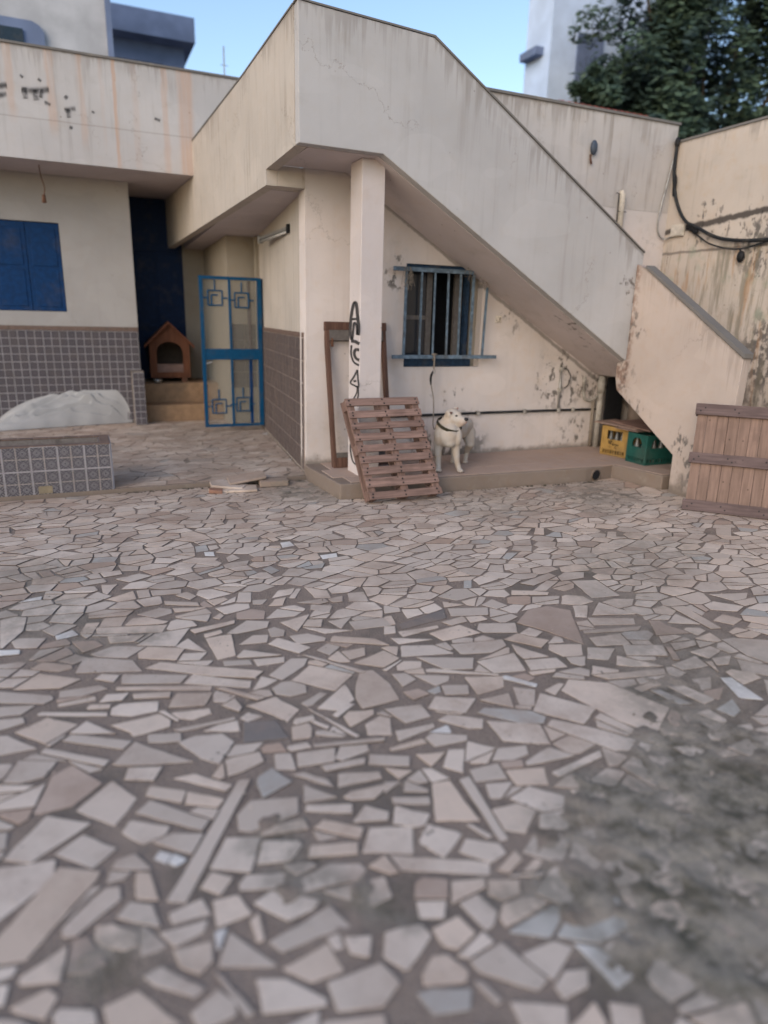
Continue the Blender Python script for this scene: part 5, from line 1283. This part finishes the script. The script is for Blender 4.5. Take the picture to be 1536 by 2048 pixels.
# ================================================================ brown frame behind the column
bf = thing('door_frame', 'dark brown wooden door frame leaning on the wall behind the white column', 'frame', (2.215, 6.20, .157)); bf['_o'] = (0, 0, 0); bf.rotation_euler = (-radians(11), 0, 0)
for n_2, a in (('post', (0, .036, 0, .07, 0, 1.34)), ('post', (.60, .636, 0, .07, 0, 1.34)), ('top_rail', (-.006, .645, -.002, .072, 1.341, 1.42)), ('bottom_rail', (.0365, .5995, 0, .07, .0, .10))): MB().box(*a).build(n_2, m_brownf, bf, bevel=.003)
MB().box(.0365, .5995, -.01, .05, 1.24, 1.34).build('grey_rail', m_wf, bf, bevel=.003); MB().box(.0365, .5995, .0, .05, .1005, .15).build('grey_rail', m_wf, bf, bevel=.003)
MB().box(.045, .065, -.02, .0, 1.18, 1.26).build('catch', m_rust, bf)

# ================================================================ crates
def crate(name, lab, loc, L_, W_, H_, mat, arched, rz):
    """L_ runs along local x (the face toward -y), W_ along y"""
    t = .012; c = thing(name, lab, 'crate', loc, rotz=rz); r = .022
    b = MB(); b.box(-L_ / 2, L_ / 2, -W_ / 2, W_ / 2, 0, .012)
    for sx in (-1, 1):
        for sy in (-1, 1): b.box(sx * L_ / 2 - (.03 if sx > 0 else 0), sx * L_ / 2 + (.03 if sx < 0 else 0), sy * W_ / 2 - (.03 if sy > 0 else 0), sy * W_ / 2 + (.03 if sy < 0 else 0), .0125, H_ - .001)
    b.build('frame', mat, c, bevel=.006)
    def wall(ln, put):
        b = MB(); a0, a1 = -ln / 2 + .0305, ln / 2 - .0305; z1, z2, z3, z4 = .025, .065, H_ * .56, H_ * .86
        b.box(a0, a1, 0, t, .013, z1); b.box(a0, a1, 0, t, z2, z3); b.box(a0, a1, 0, t, z4, H_ - .001)
        o0, o1 = (a0 + .045, a1 - .045); b.box(a0, o0, 0, t, z3, z4); b.box(o1, a1, 0, t, z3, z4)
        nsl = 9
        for i in range(nsl + 1): q = a0 + (a1 - a0) * i / nsl; b.box(max(a0, q - .006), min(a1, q + .006), .001, t - .001, z1, z2)
        if arched:
            for (u0, u1, sgn) in ((o0, o0 + .03, 1), (o1 - .03, o1, -1)):
                xx = (u0, u1) if sgn > 0 else (u1, u0); b.prism([(xx[0], 0, z4), (xx[1], 0, z4), (xx[0], 0, z4 - .045)] if sgn > 0 else [(xx[0], 0, z4), (xx[0], 0, z4 - .045), (xx[1], 0, z4)], (0, t, 0))
        b.box(a0, a1, -.004, 0, H_ - .03, H_ - .002).box(a0, a1, -.004, 0, z2, z2 + .006)
        b.v = [put(Vector(v)) for v in b.v]; b.build('side', mat, c, bevel=.0015)
    wall(L_, lambda v: Vector((v.x, -W_ / 2 + .004 + v.y, v.z))); wall(L_, lambda v: Vector((-v.x, W_ / 2 - .004 - v.y, v.z)))
    wall(W_, lambda v: Vector((L_ / 2 - .004 - v.y, v.x, v.z))); wall(W_, lambda v: Vector((-L_ / 2 + .004 + v.y, -v.x, v.z)))
    b = MB(); nn = 4
    for i in range(1, nn): q = -L_ / 2 + L_ * i / nn; b.box(q - .002, q + .002, -W_ / 2 + .017, W_ / 2 - .017, .0125, .09)
    b.build('divider', mat, c); return c
m_yel = plain('plastic_yellow', (.32, .195, .06), .42, var=.12, dirt=.35, scale=14); m_grn = plain('plastic_green', (.015, .078, .064), .42, var=.15, dirt=.3, scale=14)
# long axis along Y for the yellow one: its lettered face looks to the left
yc = crate('bottle_crate', 'yellow plastic bottle crate with black lettering beside the waste pipe under the stairs', (5.545, 5.875, .157), .345, .29, .33, m_yel, False, radians(-90))
yc.rotation_euler = (0, 0, radians(-90) + math.atan2(.08, .33)); yc.location = (5.575, 5.91, .157)
gc = crate('bottle_crate', 'green plastic bottle crate with arched openings half hidden by the stair parapet', (5.60, 5.485, .157), .29, .42, .32, m_grn, True, radians(-90))
m_print = plain('print_black', (.02, .015, .012), .6, dirt=0)
b = MB(); fq = lambda a, c_: Vector((a, -.1462, c_)); S_ = .0011
for w, pts in [(5, [(60, -6), (52, -2), (44, -8), (36, 0), (28, -6), (20, 2), (10, -2), (2, -8), (-8, -10), (-16, -4)]), (5, [(-16, -4), (-8, 6), (-2, 14)]), (5, [(-30, 2), (-38, 16), (-26, 26), (-14, 30), (-30, 26), (-44, 34)]), (4, [(-30, 2), (-42, 0), (-52, 8), (-50, 28)]), (5, [(-58, 4), (-60, 32)]), (4, [(-40, 44), (-8, 50)]),
               (4, [(14, -22), (34, -24)]), (3, [(-58, -30), (-40, -28)]), (3, [(-36, -30), (-24, -28)]), (3, [(12, -36), (40, -38)])]:
    b.ribbon([(p[0] * S_, .135 + p[1] * S_) for p in pts], w * 1.7 * S_, fq)
b.build('lettering', m_print, yc)
# bottles standing in the crates
ngb = NT('bottle_glass', .15, 0, .5); ngb.b.inputs['Base Color'].default_value = (.10, .095, .085, 1); m_bottle = ngb.m
def bottle(loc, lab, mat=m_bottle):
    bt = thing('bottle', lab, 'bottle', loc, 'empty bottles standing in the crates')
    x, y, z = loc; b = MB(); b.tube([(x, y, z + h) for h in (0, .004, .16, .20, .235, .275)], [.028, .031, .031, .020, .014, .0135], 14); b.build('glass', mat, bt, smooth=True)
    MB().tube([(x, y, z + .268), (x, y, z + .285)], .0165, 12).build('neck_ring', mat, bt, smooth=True)
for k, (x, y) in enumerate([(5.49, 5.99), (5.505, 5.915), (5.52, 5.84), (5.57, 5.96), (5.58, 5.88)]):
    bottle((x, y, .172), ['leftmost bottle in the front row of the yellow crate', 'middle bottle in the front row of the yellow crate', 'rightmost bottle in the front row of the yellow crate', 'left bottle in the second row of the yellow crate', 'right bottle in the second row of the yellow crate'][k])
for k, (x, y) in enumerate([(5.45, 5.44), (5.45, 5.54), (5.55, 5.40), (5.65, 5.40)]):
    bottle((x, y, .172), ['front corner bottle in the green crate', 'back left bottle in the green crate beside the yellow crate', 'middle bottle along the right side of the green crate', 'rearmost bottle along the right side of the green crate'][k])
o = MB().box(-.17, .17, -.30, .30, 0, .016).build('scrap_board', m_ply, loc=(5.62, 5.93, .494), rot=(.01, -.01, .12), bevel=.002); tag(o, 'pale scrap board lying across the top of the yellow crate', 'board', 'scrap boards laid on the crates')
o = MB().box(-.20, .20, -.34, .34, 0, .012).build('scrap_board', m_palX, loc=(5.70, 5.72, .514), rot=(.015, -.02, -.10), bevel=.002); tag(o, 'reddish scrap board, uppermost on the two crates', 'board', 'scrap boards laid on the crates')
o = MB().prism([(-.12, -.12, 0), (.14, -.16, 0), (.16, .12, 0), (-.05, .2, 0)], (0, 0, .006)).build('scrap_sheet', m_ply, loc=(5.48, 5.66, .486), rot=(0, .03, .3)); tag(o, 'small pale sheet poking out between the two crates', 'board', 'scrap boards laid on the crates')
# ================================================================ dog
nf = NT('dog_fur', .85, 0, .2); p = nf.pos()
f1 = nf.noise(p, 9, 4); f2 = nf.noise(nf.sc(p, (1, 1, .5)), 160, 3)
cf = nf.mix(nf.step(f1, .35, .7), (.44, .395, .35), (.42, .34, .27)); cf = nf.mix(nf.step(f2, .35, .8, 0, .3), cf, (.36, .30, .23))
Xd, Yd, Zd = nf.xyz(p); cf = nf.mix(nf.M('MULTIPLY', nf.near(p, (3.325, 5.65, .655), .05, .3), .45), cf, (.50, .30, .26))
cf = nf.mix(nf.M('MULTIPLY', nf.near(p, (3.245, 5.74, .66), .045, .3), .30), cf, (.35, .26, .18)); m_fur = nf.out(cf, bump=f2, bs=.12, bd=.001)
dog = thing('dog', 'white stocky dog with dark nose and collar standing on the platform looking right', 'dog', (3.38, 5.86, .157))
def capsule(mb, a, b_, r0, r1, k=18):
    a = Vector(a); b_ = Vector(b_); d = (b_ - a); L_ = d.length; d.normalize(); P = []; R = []
    for i in range(6): t = -pi / 2 + (pi / 2) * i / 5; P.append(a + d * r0 * sin(t)); R.append(max(r0 * cos(t), .0008))
    for i in range(6): t = (pi / 2) * i / 5; P.append(b_ + d * r1 * sin(t)); R.append(max(r1 * cos(t), .0008))
    mb.tube(P, R, k)
b = MB()
SPH = lambda c, r: b.ball(c, r, 20)
SPH((3.223, 5.735, .515), (.108, .10, .118)); SPH((3.155, 5.775, .505), (.058, .07, .105)); SPH((3.294, 5.695, .505), (.052, .064, .10)); SPH((3.225, 5.70, .455), (.07, .06, .055)); SPH((3.230, 5.700, .525), (.088, .064, .112)); SPH((3.232, 5.712, .455), (.075, .055, .045))
capsule(b, (3.25, 5.79, .53), (3.43, 5.94, .525), .125, .108); capsule(b, (3.40, 5.93, .53), (3.58, 6.09, .545), .108, .113); SPH((3.60, 6.10, .53), (.112, .10, .118))
capsule(b, (3.24, 5.78, .60), (3.268, 5.765, .675), .098, .078); capsule(b, (3.20, 5.79, .585), (3.25, 5.76, .64), .085, .075)
SPH((3.270, 5.752, .704), (.080, .078, .072)); SPH((3.262, 5.72, .672), (.052, .052, .052)); SPH((3.30, 5.735, .675), (.055, .055, .055)); SPH((3.293, 5.705, .722), (.042, .04, .034))
capsule(b, (3.295, 5.705, .672), (3.328, 5.655, .664), .056, .043); capsule(b, (3.30, 5.70, .638), (3.322, 5.664, .640), .040, .034); SPH((3.337, 5.640, .676), (.020, .018, .018)); 
SPH((3.322, 5.655, .650), (.036, .030, .026))
for (sh_, el, wr, pw, toes) in (((3.158, 5.79, .46), (3.152, 5.80, .37), (3.150, 5.775, .245), (3.141, 5.745, .178), (-.53, -.85)), ((3.300, 5.715, .46), (3.303, 5.71, .37), (3.314, 5.69, .245), (3.330, 5.665, .178), (.05, -1))):
    capsule(b, sh_, el, .056, .040); capsule(b, el, wr, .040, .0265); capsule(b, wr, pw, .0265, .025); SPH((pw[0] + toes[0] * .012, pw[1] + toes[1] * .012, .176), (.033, .033, .020))
    for k in range(4): a = math.atan2(toes[1], toes[0]) + (k - 1.5) * .42; SPH((pw[0] + cos(a) * .034, pw[1] + sin(a) * .034, .170), (.0115, .0115, .013))
for (hp, kn_, hk, ft) in (((3.645, 6.06, .47), (3.625, 5.985, .37), (3.655, 6.09, .265), (3.612, 6.035, .178)), ((3.55, 6.14, .47), (3.50, 6.06, .37), (3.53, 6.15, .265), (3.495, 6.085, .178))):
    capsule(b, hp, kn_, .078, .048); capsule(b, kn_, hk, .046, .026); capsule(b, hk, ft, .025, .023); SPH((ft[0] - .008, ft[1] - .015, .175), (.029, .033, .018))
    for k in range(4): a = -2.15 + (k - 1.5) * .4; SPH((ft[0] + cos(a) * .036, ft[1] + sin(a) * .036, .169), (.010, .010, .012))
capsule(b, (3.66, 6.17, .60), (3.72, 6.24, .50), .022, .012); capsule(b, (3.72, 6.24, .50), (3.725, 6.26, .40), .013, .006)
body = b.build('body', m_fur, dog, smooth=True)
rm = body.modifiers.new('remesh', 'REMESH'); rm.mode = 'VOXEL'; rm.voxel_size = .0062; rm.use_smooth_shade = True
smm = body.modifiers.new('smooth', 'SMOOTH'); smm.iterations = 9; smm.factor = .6
m_nose = plain('dog_black', (.012, .010, .010), .3, dirt=0, spec=.5); m_pink = plain('dog_pink', (.36, .21, .17), .7, dirt=0); m_earin = plain('ear_inner', (.11, .06, .05), .8, dirt=0)
MB().ball((3.346, 5.620, .684), (.024, .018, .018), 12).build('nose', m_nose, dog, smooth=True)
MB().tube(smoothpts([(3.345, 5.622, .664), (3.35, 5.632, .648), (3.343, 5.645, .636), (3.325, 5.648, .632)]), .0045, 6).build('mouth', m_earin, dog, smooth=True)
for q in ((3.268, 5.674, .713), (3.340, 5.708, .713)):
    e = MB().ball(q, (.0125, .0115, .0105), 12).build('eye', m_nose, dog, smooth=True)
MB().ball((3.3445, 5.624, .655), (.012, .011, .013), 10).build('lip', m_pink, dog, smooth=True)
def ear(root, tip, side, w, name='ear'):
    r = Vector(root); t = Vector(tip); s = Vector(side).normalized() * w; m1 = (r + t) / 2 + Vector((0, 0, .016))
    pts = [r - s, r + s, m1 + s * .9, t + s * .25, t - s * .25, m1 - s * .9]; nrm = (pts[1] - pts[0]).cross(pts[3] - pts[0]).normalized() * .006
    o = MB().prism(pts, nrm).build(name, m_fur, dog, smooth=False, bevel=.003); return nrm
ear((3.212, 5.733, .757), (3.198, 5.690, .712), (.55, -.35, .1), .027); ear((3.318, 5.795, .750), (3.352, 5.80, .775), (.3, -.8, .2), .022)
MB().prism([(3.200, 5.694, .752), (3.230, 5.678, .748), (3.212, 5.682, .722)], (.003, .004, 0)).build('ear_inner', m_earin, dog)
MB().prism([(3.318, 5.762, .760), (3.336, 5.768, .758), (3.352, 5.785, .772), (3.335, 5.785, .778)], (0, .004, .002)).build('ear_inner', m_pink, dog)
for (px_, py_, aa) in ((3.141, 5.745, math.atan2(-.85, -.53)), (3.330, 5.665, math.atan2(-1, .05)), (3.604, 6.02, -2.15)):
    for k in range(4):
        a = aa + (k - 1.5) * .40; MB().ball((px_ + cos(a) * .050, py_ + sin(a) * .050, .166), (.004, .004, .005), 6).build('claw', m_earin, dog)
# collar ring round the neck
cc = Vector((3.243, 5.762, .612)); ax = Vector((.14, -.36, .86)).normalized(); e1 = ax.orthogonal().normalized(); e2 = ax.cross(e1)
b = MB(); pts = [cc + e1 * cos(a) * .126 + e2 * sin(a) * .122 for a in [2 * pi * i / 28 for i in range(29)]]
vs = []
for q in pts:
    d = (q - cc).normalized()
    for (h, r) in ((-.015, 0), (.015, 0), (.015, .005), (-.015, .005)): vs.append(q + ax * h + d * r)
b.add(vs, [(4 * i + j, 4 * i + 4 + j, 4 * i + 4 + (j + 1) % 4, 4 * i + (j + 1) % 4) for i in range(28) for j in range(4)]); cl_ = b.build('collar', plain('collar', (.035, .032, .018), .6), dog)
ls = thing('leash', 'grey rope leash with black grip hanging from the window grille to the dog', 'leash', (3.35, 6.38, 1.22))
MB().tube(smoothpts([(3.372, 6.375, 1.25), (3.372, 6.372, 1.18), (3.37, 6.372, 1.10)]), .0085, 8).tube([(3.345, 6.38, 1.246), (3.372, 6.378, 1.25), (3.40, 6.38, 1.246)], .010, 8).tube(smoothpts([(3.372, 6.38, 1.24), (3.375, 6.40, 1.19), (3.376, 6.44, 1.21)]), .007, 6).build('knot', m_rope, ls, smooth=True)
MB().tube(smoothpts([(3.372, 6.37, 1.10), (3.385, 6.37, 1.08), (3.378, 6.37, 1.055), (3.36, 6.37, 1.065), (3.365, 6.37, 1.095)]), .004, 6).build('clip', m_steel, ls, smooth=True)
MB().tube(smoothpts([(3.362, 6.37, 1.08), (3.345, 6.37, 1.04), (3.335, 6.365, 1.0), (3.338, 6.36, .94)]), [.006, .008, .009, .010, .011, .012, .013, .013, .013, .013, .013, .013, .013, .013, .012, .011, .010, .009, .008], 8).build('grip', m_black, ls, smooth=True)
MB().tube(smoothpts([(3.338, 6.36, .945), (3.34, 6.32, .86), (3.318, 6.25, .796), (3.255, 6.12, .68), (3.191, 6.0, .604), (3.160, 5.92, .555), (3.168, 5.895, .565)]), .0065, 8).build('rope', m_rope, ls, smooth=True)
MB().prism([(3.158, 5.90, .556), (3.168, 5.885, .585), (3.178, 5.86, .640), (3.195, 5.85, .672), (3.205, 5.845, .66), (3.195, 5.86, .61), (3.176, 5.89, .565)], (.008, .006, 0)).build('strap', m_black, ls, bevel=.002)

# ================================================================ small leftovers
def leaf_litter():
    b = MB(); r = random.Random(9)
    for i in range(46):
        x, y = r.uniform(-.5, 4.6), r.uniform(1.4, 6.2)
        if not yard_ok(x, y): continue
        a = r.uniform(0, 6.3); s = r.uniform(.006, .014); c = Vector((x, y, .0105)); u = Vector((cos(a), sin(a), r.uniform(0, .3))) * s; v = Vector((-sin(a), cos(a), 0)) * s * .45
        b.add([c - u, c + v, c + u, c - v], [(0, 1, 2, 3)])
    b.build('leaf_litter', plain('dry_leaf', (.10, .065, .04), .9), kind='stuff')
leaf_litter()
for o in bpy.data.objects:
    if '_o' in o: del o['_o']
